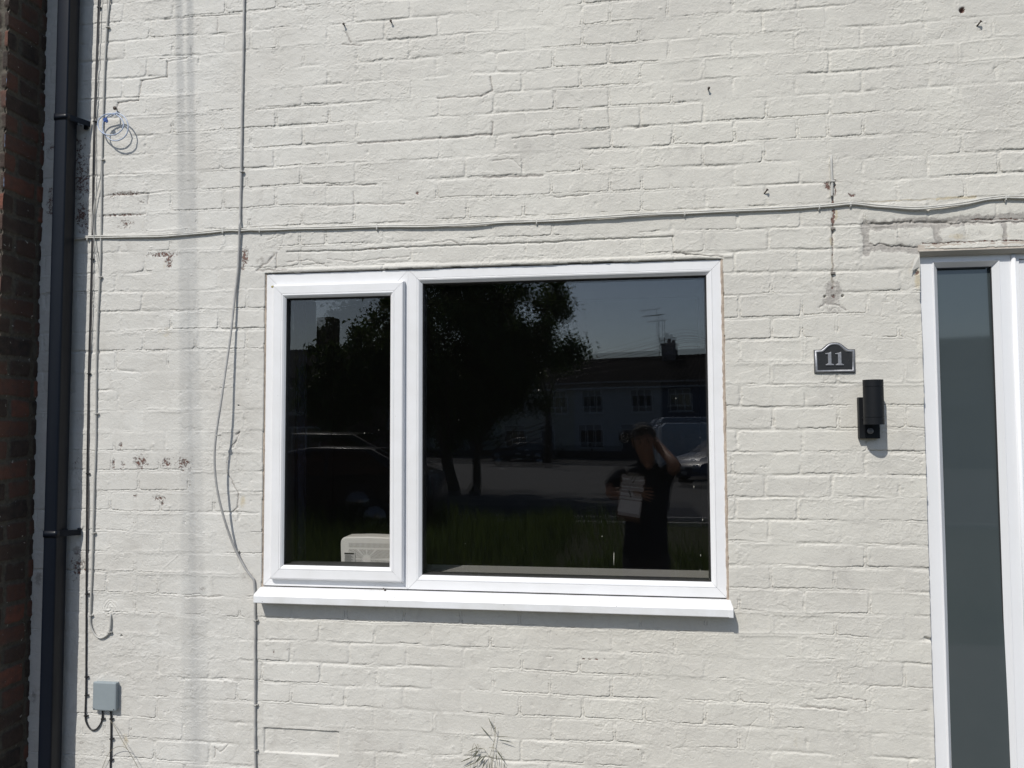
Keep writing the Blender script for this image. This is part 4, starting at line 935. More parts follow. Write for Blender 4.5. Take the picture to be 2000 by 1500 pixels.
far_roof=mat('dark_pantiles',(.016,.015,.017),.95,.05,noise=(3,.7,(.026,.022,.021)),bump=(8,.05))
def terrace_house(name_label,origin,rz,wid,col,eaves=4.9,ridge=7.1,depth=7.5,chim=None,flip=False,aerial=False):
    """local x runs along the facade, local +y faces the viewer's wall"""
    r=empty('terraced_house',origin,rz); tag(r,name_label,'house','terraced houses across the road')
    wm=mat('render_'+name_label[:5],col,.85,noise=(1.5,.5,tuple(c*.75 for c in col)))
    dx=wid*.40 if not flip else wid*.60
    # facade with openings built from butted panels
    xs_=[0,wid*.22-.75,wid*.22+.75,wid*.78-.75,wid*.78+.75,wid]
    pb('wall',r,[((0,-depth,0),(wid,-.25,eaves)),((0,-.25,0),(wid,0,.0+eaves))],wm)
    for xx in (wid*.22,wid*.78): far_window(r,xx,3.25,1.45,1.15)
    far_window(r,wid*.20 if not flip else wid*.8,.95,1.7,1.25)
    d_=pb('door',r,[((wid*.56,0,0.1),(wid*.56+.9,.05,2.1))],mat('far_door_'+name_label[:4],(.03,.035,.05),.5)); pb('door_frame',r,[((wid*.56-.08,0,0.1),(wid*.56-.002,.08,2.18)),((wid*.56+.902,0,.1),(wid*.56+.98,.08,2.18)),((wid*.56-.002,0,2.102),(wid*.56+.902,.08,2.18))],far_pvc)
    h_=pb('door_handle',None,[((wid*.56+.78,.052,1.0),(wid*.56+.82,.09,1.12))],screw_mat); h_.parent=d_
    # tiled roof in lapped courses
    mb=MB(); n_=16; y0,y1=.35,-depth/2
    for i in range(n_):
        t0,t1=i/n_,(i+1)/n_; ya,yb=y0+(y1-y0)*t0,y0+(y1-y0)*t1; za,zb=eaves-.05+(ridge-eaves)*t0,eaves-.05+(ridge-eaves)*t1
        x=0
        while x<wid-.01:
            xe=min(x+.30,wid); xm=(x+xe)/2
            mb.add([(x,ya,za+.05),(xm,ya,za+.09),(xe,ya,za+.05),(xe,yb,zb+.02),(xm,yb,zb+.06),(x,yb,zb+.02),(x,ya,za),(xe,ya,za)],[(0,1,4,5),(1,2,3,4),(6,7,2,1,0)]); x+=.30
    mb.add([(0,y1,ridge),(wid,y1,ridge),(wid,-depth-.3,eaves-.05),(0,-depth-.3,eaves-.05)],[(0,1,2,3)])
    mb.add([(0,y0,eaves-.06),(wid,y0,eaves-.06),(wid,-depth-.3,eaves-.06),(0,-depth-.3,eaves-.06)],[(3,2,1,0)])
    mb.add([(0,y0,eaves-.06),(0,y1,ridge),(0,-depth-.3,eaves-.06)],[(0,1,2)]); mb.add([(wid,y0,eaves-.06),(wid,y1,ridge),(wid,-depth-.3,eaves-.06)],[(2,1,0)])
    mb.tube([(0,y1,ridge+.05),(wid,y1,ridge+.05)],.13,8)
    rf=mb.build('roof',far_roof); rf.parent=r
    pb('gutter',r,[((0,.30,eaves-.10),(wid,.42,eaves-.0))],far_pvc)
    if chim is not None:
        c_=pb('chimney',None,[((chim,y1-.35,ridge-.6),(chim+.95,y1+.35,ridge+.85)),((chim-.06,y1-.41,ridge+.851),(chim+1.01,y1+.41,ridge+.98))],mat('chimney_render',(.22,.20,.21),.9)); c_.parent=rf
        mb=MB(); mb.tube([(chim+.45,y1,ridge+.98),(chim+.45,y1,ridge+1.30)],.13,10); mb.tube([(chim+.75,y1,ridge+.98),(chim+.75,y1,ridge+1.2)],.11,10); p_=mb.build('chimney_pots',mat('pots',(.2,.16,.15),.9)); p_.parent=r
        if aerial:
            for (ax,hh_,) in ((chim-.15,3.0),(chim+.25,2.6)):
                mb=MB(); mb.tube([(ax,y1+.4,ridge-.2),(ax,y1+.4,ridge+hh_)],.024,6); mb.tube([(ax-1.2,y1+.4,ridge+hh_-.08),(ax+.25,y1+.4,ridge+hh_-.03)],.024,6)
                for q in range(9): mb.tube([(ax-1.15+q*.15,y1+.12,ridge+hh_-.07),(ax-1.15+q*.15,y1+.68,ridge+hh_-.07)],.010,5)
                a_=mb.build('aerial',oc_m); a_.parent=r
    return r
P1=refl(960,903,54); P2=refl(1420,903,48.5)
dirv=Vector((P2.x-P1.x,P2.y-P1.y,0)).normalized(); rz=math.atan2(dirv.y,dirv.x)   # facade seen from the front: local +y towards us
start=Vector((P2.x,P2.y,0))+dirv*1.6-dirv*29.2
labs=[('terraced house at the far right end of the row, out of the window view',(.17,.17,.16),None,0),('pale terraced house whose chimney mirrors in the side panel of the door',(.18,.18,.18),2.4,0),('brown rendered terraced house right of the two vans',(.12,.10,.09),None,0),('pale rendered terraced house at the right edge of the window reflection',(.27,.275,.29),None,0),('blue grey terraced house behind the two parked vans',(.065,.08,.12),None,0),('white terraced house with a chimney and two tall aerials',(.34,.345,.36),5.0,1),('cream terraced house left of the one with the aerials',(.34,.335,.30),None,0),('pale green tinted terraced house seen behind the tree trunks',(.25,.28,.26),2.0,0),('grey terraced house hidden mostly behind the tree crown',(.15,.15,.15),None,0)]
wd_=[6.0,6.0,6.0,6.2,5.6,6.0,5.6,6.0,6.0]; pos=start.copy()
ex=Vector((math.cos(rz),math.sin(rz),0))
for (lb,c_,ch_,ae),w_ in list(zip(labs,wd_))[::-1]:
    # each row house steps along the row
    terrace_house(lb,pos+Vector((0,0,.1)),rz,w_-.003,c_,chim=ch_,aerial=bool(ae)); pos=pos+ex*w_
# nearer brown brick house on the left with its gable
hp_=refl(545,905,29); gl=empty('brick_house',(hp_.x-6.2,hp_.y,0),math.radians(4)); tag(gl,'dark brown brick house with low roof at the left across the road','house')
bb=mat('far_brown_brick',(.10,.06,.045),.9,noise=(6,.8,(.06,.04,.032)))
pb('wall',gl,[((0,-7,0),(9.2,0,4.0))],bb)
far_window(gl,7.4,2.6,1.5,1.0,0,2); far_window(gl,7.0,.8,2.4,1.3,0,3); far_window(gl,3.0,2.6,1.5,1.0,0,2)
mb=MB(); mb.add([(-.2,.3,3.95),(9.4,.3,3.95),(9.4,-3.5,5.55),(-.2,-3.5,5.55),(9.4,-7.3,3.95),(-.2,-7.3,3.95)],[(0,1,2,3),(3,2,4,5),(1,4,2),(0,3,5),(0,5,4,1)]); rf=mb.build('roof',far_roof); rf.parent=gl
pb('chimney',None,[((6.4,-3.9,5.0),(7.1,-3.1,6.9))],bb).parent=rf
# low fence in front of the row and a telegraph pole
pf=refl(1235,895,46); fe=empty('garden_fence',(0,0,0)); tag(fe,'long low dark fence along the front gardens across the road','fence')
fm=mat('dark_fence',(.03,.028,.03),.8); A_=Vector((P2.x,P2.y,0))-Vector((0,0,0)); 
fy_=Vector((-math.sin(rz),math.cos(rz),0)); f0=start+fy_*3.0; L_=34
def ob(mb,c,hx,hy,hz,ex=ex,ey=fy_): mb.obox(c,[ex*hx,ey*hy,Vector((0,0,hz))])
mb=MB(); ob(mb,f0+ex*L_/2+Vector((0,0,.50)),L_/2,.04,.40); o=mb.build('panels',fm); o.parent=fe
for i in range(18):
    mb=MB(); ob(mb,f0+ex*(i*2.0)+Vector((0,0,.55))+fy_*.06,.05,.015,.5); o=mb.build('post',fm); o.parent=fe
q_=refl(1072,905,43); mb=MB(); mb.tube([(q_.x,q_.y,0),(q_.x,q_.y,3.6)],[.22,.17],10); 
for j in range(6): mb.tube([(q_.x,q_.y,3.3),(q_.x+.5*math.cos(j),q_.y+.5*math.sin(j),4.8)],.05,6)
o=mb.build('tree_stump',mat('stump_bark',(.04,.033,.028),.9)); tag(o,'dark pollarded trunk standing in front of the white house','tree')
# cables slung over the roofs
for i,(ys,lb) in enumerate([((702,690,672,655,668),'highest cable slung over the roofs across the road'),((706,697,680,661,672),'second highest cable slung over the roofs'),((713,702,686,668,676),'middle cable slung over the roofs'),((719,709,693,676,683),'second lowest cable slung over the roofs'),((731,724,712,700,700),'lowest cable slung over the roofs')]):
    pts=[refl(x_,y_,44.0) for x_,y_ in zip((1150,1200,1270,1345,1400),ys)]
    pts=[refl(1080,ys[0]+9+i,44)]+pts+[refl(1470,ys[-1]+9,44)]
    mb=MB(); mb.tube(catmull(pts,6),.012,5); o=mb.build('overhead_wire',oc_m); tag(o,lb,'cable','cables over the far roofs')

# ================================================================== VEHICLES
def vehicle(name,label,cat,base,rz,prof,glass,length,width,paint_c,wheels,group=None,taper=.10,belt=.9):
    """prof: side outline (x,z) clockwise; body lofted across the width, narrowing above the belt line"""
    r=empty(name,base,rz); tag(r,label,cat,group)
    pm=mat('car_paint_'+label[:6],paint_c,.35,.3,coat=.45); gm=mat('car_glass',(.006,.008,.01),.04,.9); tm=mat('tyre',(.015,.015,.015),.8); rm=mat('rim',(.3,.3,.32),.3,metal=.9)
    mb=MB(); n_=len(prof); secs=[]
    for y_,k_ in ((-width/2,.94),(-width/2+.05,1.0),(0,1.015),(width/2-.05,1.0),(width/2,.94)):
        row=[]
        for x,z in prof:
            ins=max(0,z-belt)*taper*2; yy=y_*(1-ins/width*1.6) 
            cx2=length/2; row.append((cx2+(x-cx2)*(k_ if k_<1 else 1),yy,.25+(z-.25)*(k_ if k_<1 else k_)))
        secs.append(row)
    vs=[v for row in secs for v in row]; fs=[(j*n_+i,j*n_+(i+1)%n_,(j+1)*n_+(i+1)%n_,(j+1)*n_+i) for j in range(4) for i in range(n_)]
    fs.append(tuple(range(n_))); fs.append(tuple(4*n_+i for i in range(n_-1,-1,-1)))
    mb.add(vs,fs,0,True); o=mb.build('body',pm,bevel=.03); o.parent=r
    e=o.modifiers.new('e','EDGE_SPLIT'); e.split_angle=math.radians(45)
    for nm,poly in glass:
        for sgn in (-1,1):
            if nm in ('windscreen','rear_window') and sgn==1: continue
            if nm in ('windscreen','rear_window'):
                (xa_,za_),(xb_,zb_2)=poly; wa=width/2-.10-max(0,za_-belt)*taper; wb_=width/2-.12-max(0,zb_2-belt)*taper*1.2
                nx_=Vector((zb_2-za_,0,-(xb_-xa_))).normalized()*(.022 if nm=='windscreen' else -.022)
                if nx_.z<0: nx_=-nx_
                mb=MB(); A4=[Vector((xa_,-wa,za_)),Vector((xa_,wa,za_)),Vector((xb_,wb_,zb_2)),Vector((xb_,-wb_,zb_2))]
                mb.add([p+nx_ for p in A4]+[p-nx_ for p in A4],[(0,1,2,3),(7,6,5,4),(0,4,5,1),(1,5,6,2),(2,6,7,3),(3,7,4,0)]); o=mb.build(nm,gm); o.parent=r
            else:
                mb=MB(); mb.prism(poly,0,1,lambda u,v_,d_,s=sgn:(u,s*(width/2*(1-max(0,v_-belt)*taper*2/width*1.6)-.02+.035*d_),v_)); o=mb.build(nm,gm); o.parent=r
    for wx in wheels:
        for sgn in (-1,1):
            mb=MB(); mb.tube([(wx,sgn*(width/2-.22),.31),(wx,sgn*(width/2-.0),.31)],.31,20); o=mb.build('wheel',tm); o.parent=r
            mb=MB(); mb.tube([(wx,sgn*(width/2-.02),.31),(wx,sgn*(width/2+.012),.31)],.19,14); q=mb.build('rim',rm); q.parent=o
    for sgn in (-1,1):
        mb=MB(); mb.ball((.10,sgn*(width/2-.30),.68),.13,10,sc=(.7,1.3,.7)); o=mb.build('headlight',mat('lamp_glass',(.5,.5,.52),.1)); o.parent=r
        mb=MB(); mb.ball((length-.08,sgn*(width/2-.20),.80),.11,10,sc=(.6,1,1.2)); o=mb.build('tail_light',mat('tail_red',(.25,.01,.01),.2)); o.parent=r
    mb=MB(); mb.box((-.02,-.26,.42),(.02,.26,.53)); o=mb.build('number_plate',far_pvc); o.parent=r
    mb=MB(); mb.box((-.015,-.5,.56),(.03,.5,.66)); o=mb.build('grille',tm); o.parent=r
    return r
carp=[(0,.35),(.02,.62),(.18,.78),(1.05,.95),(1.75,1.36),(2.2,1.44),(3.2,1.42),(3.85,1.08),(4.15,.98),(4.22,.6),(4.2,.33),(3.6,.25),(.6,.25)]
cargl=[('windscreen',((1.12,.98),(1.74,1.35))),('rear_window',((3.82,1.10),(3.25,1.40))),('side_window',[(1.35,.98),(1.82,1.33),(2.45,1.37),(2.45,.98)]),('side_window',[(2.52,.98),(2.52,1.37),(3.15,1.35),(3.60,1.02)])]
vanp=[(0,.35),(.02,.75),(.20,1.02),(.85,1.22),(1.45,1.95),(1.75,2.16),(2.2,2.22),(4.9,2.22),(5.05,2.05),(5.1,.6),(5.08,.35),(4.5,.27),(.6,.27)]
vangl=[('windscreen',((.90,1.27),(1.44,1.92))),('side_window',[(1.15,1.18),(1.62,1.80),(2.15,1.82),(2.15,1.18)])]
c_=refl(690,1055,12.2)
vehicle('parked_car','glossy black car parked on the left just across the verge','car',(c_.x-2.9,c_.y-.4,0),math.radians(-4),carp,cargl,4.2,1.75,(.004,.004,.005),(.8,3.3))
c_=refl(1338,945,26); vehicle('parked_car','dark blue car with bright headlights parked in front of the vans','car',(c_.x-.1,c_.y,0),math.radians(-35),carp,cargl,4.2,1.75,(.008,.02,.07),(.8,3.3),'cars parked across the road')
c_=refl(960,906,46); vehicle('parked_car','dark car parked by the far kerb left of the bare trunk','car',(c_.x-.2,c_.y,0),math.radians(4),carp,cargl,4.2,1.75,(.01,.012,.02),(.8,3.3),'cars parked across the road')
c_=refl(1012,905,45); vehicle('parked_car','near black car parked nose out in front of the cream house','car',(c_.x,c_.y,0),math.radians(-80),carp,cargl,4.2,1.75,(.008,.008,.01),(.8,3.3),'cars parked across the road')
c_=refl(1287,935,32.5); vehicle('parked_van','pale grey panel van, nearer of the two parked vans','van',(c_.x+5.1,c_.y,0),math.radians(177),vanp,vangl,5.1,1.95,(.34,.38,.44),(.95,4.1),'vans parked across the road',taper=.05,belt=1.2)
c_=refl(1273,928,35.5); vehicle('parked_van','pale grey panel van, farther of the two parked vans, sticking out to the left','van',(c_.x+5.1,c_.y,0),math.radians(177),vanp,vangl,5.1,1.95,(.28,.31,.36),(.95,4.1),'vans parked across the road',taper=.05,belt=1.2)

# ================================================================== PHOTOGRAPHER (seen in the glass)
def skin_mesh(name, joints, edges, m, parent=None, sub=2, root=0):
    me=bpy.data.meshes.new(name); me.from_pydata([j[0] for j in joints],edges,[]); o=bpy.data.objects.new(name,me); COL.objects.link(o)
    sk=o.modifiers.new('skin','SKIN'); sk.use_smooth_shade=True; sk.branch_smoothing=.35
    for i,j in enumerate(joints):
        r=j[1]; me.skin_vertices[0].data[i].radius=(r,r) if not hasattr(r,'__len__') else r
    me.skin_vertices[0].data[root].use_root=True
    sb=o.modifiers.new('sub','SUBSURF'); sb.levels=sub; sb.render_levels=sub
    bpy.context.view_layer.update()
    dg=bpy.context.evaluated_depsgraph_get(); m2=bpy.data.meshes.new_from_object(o.evaluated_get(dg)); o.modifiers.clear(); old=o.data; o.data=m2; bpy.data.meshes.remove(old); m2.name=name
    m2.materials.clear(); m2.materials.append(m); m2.polygons.foreach_set('use_smooth',[True]*len(m2.polygons))
    return o
skin=mat('skin',(.27,.15,.105),.6,.3,noise=(14,.3,(.21,.11,.08)))
LP=5.98
def rp(px,py,L=LP,dy=0): 
    v=refl(px,py,L); return Vector((v.x,v.y+dy,v.z))
base=rp(1254,1100,LP)
PY=base.y                                    # torso plane
def pp(px,py,fwd=0.0):
    """place at torso depth, moved `fwd` metres towards the wall"""
    return refl(px,py,LP-fwd)
pel=pp(1262,1062); chest=pp(1263,960); neck=pp(1266,902); headc=pp(1258,866,.03)
shR=pp(1304,925); shL=pp(1212,930)            # image right = the hand holding the camera
elR=pp(1322,912,.30); wrR=pp(1268,872,.20)
elL=pp(1190,968,.10); wrL=pp(1236,966,.22)
hipR=pp(1284,1085); hipL=pp(1242,1085)
def ground_pt(v,dx=0,f=0): return Vector((v.x+dx,v.y+f,.07))
anR=ground_pt(hipR,.04,0); anL=ground_pt(hipL,-.04,.05)
knR=(hipR+anR)/2+Vector((0,.04,.02)); knL=(hipL+anL)/2+Vector((0,.04,.02))
toeR=Vector((anR.x+.03,anR.y+.19,.04)); toeL=Vector((anL.x-.03,anL.y+.19,.04))
J=[(pel,.105),((pel+chest)/2,.095),(chest,.10),(neck+Vector((0,0,-.05)),(.075,.065)),(neck+Vector((0,0,.02)),(.058,.058)),(headc+Vector((0,.01,-.055)),(.066,.072)),(headc+Vector((0,0,.03)),(.078,.092)),(headc+Vector((0,-.008,.058)),(.060,.07)),
   (shR+Vector((-.02,0,-.015)),.060),(elR,.043),(wrR,.028),(shL+Vector((.02,0,-.015)),.060),(elL,.043),(wrL,.028),
   (hipR,.090),(knR,.058),(anR,.040),(toeR,.035),(hipL,.090),(knL,.058),(anL,.040),(toeL,.035),
   ((elR+wrR)/2,.038),((elL+wrL)/2,.038),((shR+elR)/2,.050),((shL+elL)/2,.050)]
E_=[(0,1),(1,2),(2,3),(3,4),(4,5),(5,6),(6,7),(2,8),(8,24),(24,9),(9,22),(22,10),(2,11),(11,25),(25,12),(12,23),(23,13),(0,14),(14,15),(15,16),(16,17),(0,18),(18,19),(19,20),(20,21)]
# hands: palm plus five separate fingers rooted in it
def hand(wr,dirp,side,curl,spread,thumb):
    """append palm and finger chains to J/E_; dirp = along the palm, side = towards the index finger, curl = direction the fingers bend"""
    i_w={id(wrR):10,id(wrL):13}[id(wr)]
    b0=len(J); pc=wr+dirp*.045; J.append((pc,(.034,.018))); E_.append((i_w,b0)); J.append((wr+dirp*.082,(.038,.014))); E_.append((b0,b0+1))
    for k_,(off,ln,r_) in enumerate([(.030,.072,.0088),(.010,.080,.0092),(-.010,.075,.0088),(-.029,.060,.0078)]):
        p_=wr+dirp*.088+side*off; prev=b0+1; d_=(dirp+side*off*spread).normalized()
        for j in range(3):
            J.append((p_,r_*(1-.10*j))); E_.append((prev,len(J)-1)); prev=len(J)-1
            d_=(d_+curl*(.42+.10*k_/3)).normalized(); p_=p_+d_*ln*(.5,.3,.24)[j]
        J.append((p_,r_*.72)); E_.append((prev,len(J)-1))
    p_=wr+dirp*.030+side*.034; prev=b0; d_=(side*.8+dirp*.6+thumb).normalized()
    for j in range(3):
        J.append((p_,.0115*(1-.14*j))); E_.append((prev,len(J)-1)); prev=len(J)-1; p_=p_+d_*(.032,.028,.02)[j]; d_=(d_+dirp*.35).normalized()
lens=rp(1222,857,5.93)
camc=Vector((lens.x+.012,-3.075,lens.z))
wrR_t=camc+Vector((.180,-.005,.012)); J[10]=(wrR_t,.028); wrR=wrR_t; J[22]=((elR+wrR)/2,.037)
def hand_at(i_w,wr,dirp,side,curl,spread,thumb):
    globals()['wrX']=wr
    b0=len(J); dirp=dirp.normalized(); side=side.normalized(); curl=curl.normalized()
    J.append((wr+dirp*.040,(.030,.017))); E_.append((i_w,b0)); J.append((wr+dirp*.078,(.036,.013))); E_.append((b0,b0+1))
    for k_,(off,ln,r_) in enumerate([(.030,.072,.0088),(.010,.080,.0092),(-.010,.075,.0088),(-.029,.060,.0078)]):
        p_=wr+dirp*.086+side*off; prev=b0+1; d_=(dirp+side*off*spread).normalized()
        for j in range(3):
            J.append((p_,r_*(1-.10*j))); E_.append((prev,len(J)-1)); prev=len(J)-1
            d_=(d_+curl*(.40+.04*k_)).normalized(); p_=p_+d_*ln*(.5,.3,.24)[j]
        J.append((p_,r_*.72)); E_.append((prev,len(J)-1))
    p_=wr+dirp*.030+side*.034; prev=b0; d_=(side*.8+dirp*.6+thumb).normalized()
    for j in range(3):
        J.append((p_,.0115*(1-.14*j))); E_.append((prev,len(J)-1)); prev=len(J)-1; p_=p_+d_*(.032,.028,.02)[j]; d_=(d_+dirp*.35).normalized()
hand_at(10,wrR,Vector((-1,.12,.26)),Vector((.05,.9,.45)),Vector((-.1,-.35,-.75)),3,Vector((0,-.1,-.9)))
hand_at(13,wrL,Vector((1,.10,-.06)),Vector((0,.1,1)),Vector((.1,-.75,-.2)),5,Vector((0,.2,.1)))
per=empty('person',(pel.x,pel.y,0)); tag(per,'person in navy polo shirt reflected in the window, photographing with one raised arm','person'); bpy.context.view_layer.update()
body=skin_mesh('body',J,E_,skin); keep(body,per)
# face on the head
hc=headc
mb=MB()
mb.add([hc+Vector((-.012,.088,-.012)),hc+Vector((.012,.088,-.012)),hc+Vector((.016,.088,-.045)),hc+Vector((-.016,.088,-.045)),hc+Vector((0,.108,-.040)),hc+Vector((0,.088,.012))],[(0,3,4,5),(5,4,2,1),(3,2,4),(0,5,1)],0,True)
mb.tube([hc+Vector((-.024,.088,-.068)),hc+Vector((0,.096,-.066)),hc+Vector((.024,.088,-.068))],.005,6)
for s_ in (-1,1): mb.ball(hc+Vector((s_*.082,.0,-.01)),.026,10,sc=(.35,.7,1.15))
o=mb.build('face_features',skin); keep(o,per)
for s_ in (-1,1):
    mb=MB(); mb.ball(hc+Vector((s_*.031,.086,.008)),.011,10); o=mb.build('eye',mat('eye_dark',(.05,.04,.035),.2)); keep(o,per)
# short curly hair
hr=MB(); rh=random.Random(2)
hr.ball(hc+Vector((0,-.026,.050)),.092,18,sc=(.96,1.02,.80))
for i in range(260):
    th=rh.uniform(0,2*PI); ph=rh.uniform(0,1.75); d_=Vector((math.sin(ph)*math.cos(th),math.sin(ph)*math.sin(th),math.cos(ph)))
    if d_.y>.15 and d_.z<.62: continue
    hr.ball(hc+Vector((0,-.026,.050))+Vector((d_.x*.090,d_.y*.096,d_.z*.076)),rh.uniform(.010,.017),6)
keep(hr.build('hair',mat('dark_hair',(.018,.013,.010),.6)),per)
navy=mat('navy_polo',(.006,.008,.016),.9,.15,noise=(90,.4,(.010,.013,.024))); blackcloth=mat('black_cloth',(.008,.008,.010),.9,noise=(20,.6,(.016,.016,.02)))
hipm=pel+Vector((0,0,-.06))
def loft(mb,rings,N=22):
    vs=[];fs=[]
    for c_,rx_,ry_ in rings:
        for k_ in range(N): vs.append(c_+Vector((rx_*math.cos(2*PI*k_/N),ry_*math.sin(2*PI*k_/N),0)))
    for j in range(len(rings)-1):
        for k_ in range(N): fs.append((j*N+k_,j*N+(k_+1)%N,(j+1)*N+(k_+1)%N,(j+1)*N+k_))
    mb.add(vs,fs,0,True)
cx0_=Vector(((shR.x+shL.x)/2,PY,0)); shz=(shR.z+shL.z)/2
def lv(z,f=0): 
    t=(z-pel.z)/(neck.z-pel.z); return Vector((pel.x+(neck.x-pel.x)*t,PY+f,z))
mb=MB(); loft(mb,[(lv(pel.z-.11),.150,.120),(lv(pel.z-.10),.176,.138),(lv(pel.z+.03),.166,.130),(lv((pel.z+chest.z)/2),.160,.128),(lv(chest.z),.182,.132),(lv(shz-.06),.200,.120),(lv(shz),.192,.098),(lv(shz+.045),.135,.082),(lv(neck.z-.035),.080,.070),(lv(neck.z-.02),.066,.062)])
mb.tube([shR+Vector((-.05,0,-.01)),shR+Vector((.0,0,-.02)),(shR*.65+elR*.35),(shR*.38+elR*.62)],[.070,.074,.066,.062],16)
mb.tube([shL+Vector((.05,0,-.01)),shL+Vector((.0,0,-.02)),(shL*.65+elL*.35),(shL*.30+elL*.70)],[.070,.074,.066,.064],16)
o=mb.build('polo_shirt',navy); keep(o,per)
mb=MB(); 
for s_ in (-1,1): mb.add([neck+Vector((s_*.012,.088,-.09)),neck+Vector((s_*.075,.060,-.045)),neck+Vector((s_*.070,.030,-.005)),neck+Vector((s_*.040,.075,-.020))],[(0,1,2,3)])
cl=mb.build('collar',navy); sm=cl.modifiers.new('s','SOLIDIFY'); sm.thickness=.006; keep(cl,per)
mb=MB(); loft(mb,[(lv(pel.z-.02),.160,.120),(lv(pel.z-.10),.172,.130),(lv(pel.z-.20),.165,.125),(lv(pel.z-.24),.120,.10)])
for hp__,kn_,an_ in ((hipR,knR,anR),(hipL,knL,anL)): mb.tube(catmull([hp__+Vector((0,0,-.02)),hp__*.5+kn_*.5,kn_,kn_*.5+an_*.5,an_+Vector((0,0,.0))],4),[.098,.098,.097,.093,.088,.084,.081,.079,.077,.076,.075,.074,.072,.070,.068,.066,.066],16)
o=mb.build('trousers',blackcloth); keep(o,per)
for a_,t_ in ((anR,toeR),(anL,toeL)):
    mb=MB(); mb.ball((a_+t_)/2+Vector((0,0,-.005)),.06,14,sc=(.85,2.4,.85)); o=mb.build('shoe',mat('black_shoe',(.01,.01,.01),.4)); keep(o,per)
dw=(wrL-elL).normalized(); c_=wrL-dw*.012; mb=MB(); mb.tube([c_-dw*.014,c_+dw*.014],.033,16); o=mb.build('wristwatch',mat('watch_strap',(.012,.012,.014),.4)); keep(o,per)
# the camera held up to the eye
ce=empty('compact_camera',camc); tag(ce,'small black camera with a ringed lens held up in front of the face','camera'); bpy.context.view_layer.update()
cb=mat('camera_black',(.012,.012,.013),.4)
mb=MB(); mb.box((camc.x-.062,camc.y-.022,camc.z-.034),(camc.x+.062,camc.y+.018,camc.z+.034)); mb.box((camc.x-.02,camc.y-.018,camc.z+.0335),(camc.x+.02,camc.y+.014,camc.z+.046)); keep(mb.build('camera_body',cb,bevel=.004),ce)
lx=lens.x-.004
mb=MB(); mb.tube([(lx,camc.y+.017,camc.z-.002),(lx,camc.y+.044,camc.z-.002)],.029,24); ln_=mb.build('lens_barrel',cb); keep(ln_,ce); bpy.context.view_layer.update()
mb=MB()
N=28
for rr0,rr1,yy in ((.0235,.0285,.0445),):
    vs=[(lx+r_*math.cos(2*PI*k_/N),camc.y+y_,camc.z-.002+r_*math.sin(2*PI*k_/N)) for r_,y_ in ((rr0,yy),(rr1,yy),(rr1,yy+.003),(rr0,yy+.003)) for k_ in range(N)]
    mb.add(vs,[(j*N+k_,j*N+(k_+1)%N,((j+1)%4)*N+(k_+1)%N,((j+1)%4)*N+k_) for j in range(4) for k_ in range(N)])
keep(mb.build('lens_ring',mat('silver_ring',(.6,.6,.6),.35,metal=.6)),ln_)
mb=MB(); mb.ball((lx,camc.y+.040,camc.z-.002),.020,16,sc=(1,.4,1)); keep(mb.build('front_element',mat('lens_glass',(.01,.012,.02),.02,1.0)),ln_)
# clipboard with papers, tucked under the left hand
K0=[pp(1216,930,.24),pp(1262,934,.24),pp(1249,1022,.24),pp(1203,1015,.24)]
cbn=empty('clipboard',K0[3]); tag(cbn,'brown clipboard with a sheet of white paper held against the chest','clipboard'); bpy.context.view_layer.update()
def quadbox(name,Q,y0,y1,m,par):
    mb=MB(); n_=(Q[1]-Q[0]).cross(Q[3]-Q[0]).normalized(); n_=n_ if n_.y>0 else -n_
    mb.add([q+n_*y0 for q in Q]+[q+n_*y1 for q in Q],[(0,1,2,3),(7,6,5,4),(0,4,5,1),(1,5,6,2),(2,6,7,3),(3,7,4,0)]); o=mb.build(name,m); keep(o,par); return o
def sub(Q,u0,u1,v0,v1):
    f=lambda u,v:(Q[0]*(1-u)+Q[1]*u)*(1-v)+(Q[3]*(1-u)+Q[2]*u)*v
    return [f(u0,v0),f(u1,v0),f(u1,v1),f(u0,v1)]
quadbox('board',K0,-.004,0,mat('hardboard',(.11,.06,.035),.6,noise=(30,.5,(.08,.045,.025))),cbn)
pw=mat('white_paper',(.66,.66,.72),.8)
for i,(u0,u1,v0,v1,m_) in enumerate([(.03,.97,.03,.15,pw),(.03,.97,.21,.31,pw),(.03,.97,.36,.50,pw),(.04,.97,.53,.88,pw)]): quadbox('paper',sub(K0,u0,u1,v0,v1),.0005,.002,m_,cbn)
quadbox('clip',sub(K0,.28,.75,-.03,.06),.002,.008,screw_mat,cbn)
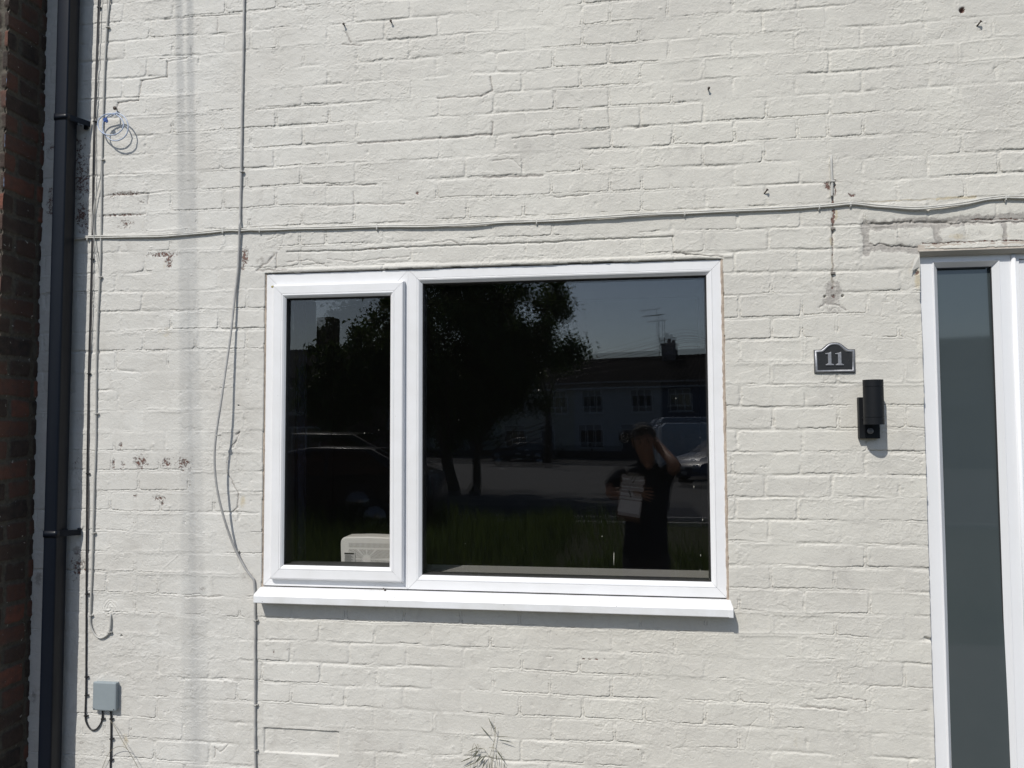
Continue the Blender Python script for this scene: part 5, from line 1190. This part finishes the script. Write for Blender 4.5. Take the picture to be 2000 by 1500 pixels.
mb=MB(); mb.tube([K0[0]*.4+K0[1]*.6+Vector((0,.014,.01)),K0[3]*.2+K0[0]*.4+K0[1]*.4+Vector((0,.014,-.005))],.004,8); mb.build('pen',plate_black); keep(bpy.data.objects['pen'],cbn)

# ================================================================== WILD GRASS AGAINST THE WALL
def oat(label,stems,heads,y):
    r=empty('wild_grass',(at(stems[0][0][0],1500,y).x,-y,0)); tag(r,label,'plant','grass plants growing against the wall'); bpy.context.view_layer.update()
    mb=MB()
    for st in stems:
        P=[at(a,b,y+.004*math.sin(i)) for i,(a,b) in enumerate(st)]; P.append(Vector((P[-1].x-.03,-y,.0))); mb.tube(catmull(P,5),.0007,5)
    keep(mb.build('stem',mat('grass_stem',(.22,.20,.13),.6)),r)
    mb=MB()
    for (x0_,y0_,x1_,y1_,w_) in heads:
        a=at(x0_,y0_,y); b=at(x1_,y1_,y+.006); t=(b-a); n_=Vector((0,1,0)).cross(t).normalized()*w_
        mb.tube([a,a+t*.25,a+t*.6,b],[.0004,w_,w_*.9,.0002],6)
    keep(mb.build('seed_head',grasslive),r); return r
oat('wild grass with dark drooping seed heads against the wall under the window',
 [[(967,1443),(958,1473),(952,1500)],[(944,1462),(933,1463),(922,1466)],[(952,1473),(945,1463),(936,1462),(930,1468)],[(955,1460),(966,1461),(974,1470),(980,1490)],[(953,1474),(959,1480),(960,1492)],[(968,1442),(966,1432)]],
 [(954,1402,967,1431,.0016),(939,1419,960,1442,.0016),(969,1439,993,1438.5,.0013),(975,1444,1002,1451,.0014),(932,1459,913,1469,.0014),(936,1466,913,1471,.0013),(935,1466,921,1483,.0022),(921,1479,898,1489,.0020),(940,1475,930,1488,.0019),(944,1477,926,1492,.0018),(950,1474,935,1492,.0018),(970,1466,987,1490,.0017),(969,1472,972,1496,.0013),(928,1489,905,1500,.0015),(947,1484,942,1503,.0018),(957,1490,955,1505,.0016),(984,1490,988,1506,.0013),(968,1497,974,1510,.0013),(930,1497,918,1506,.0015)],.016)
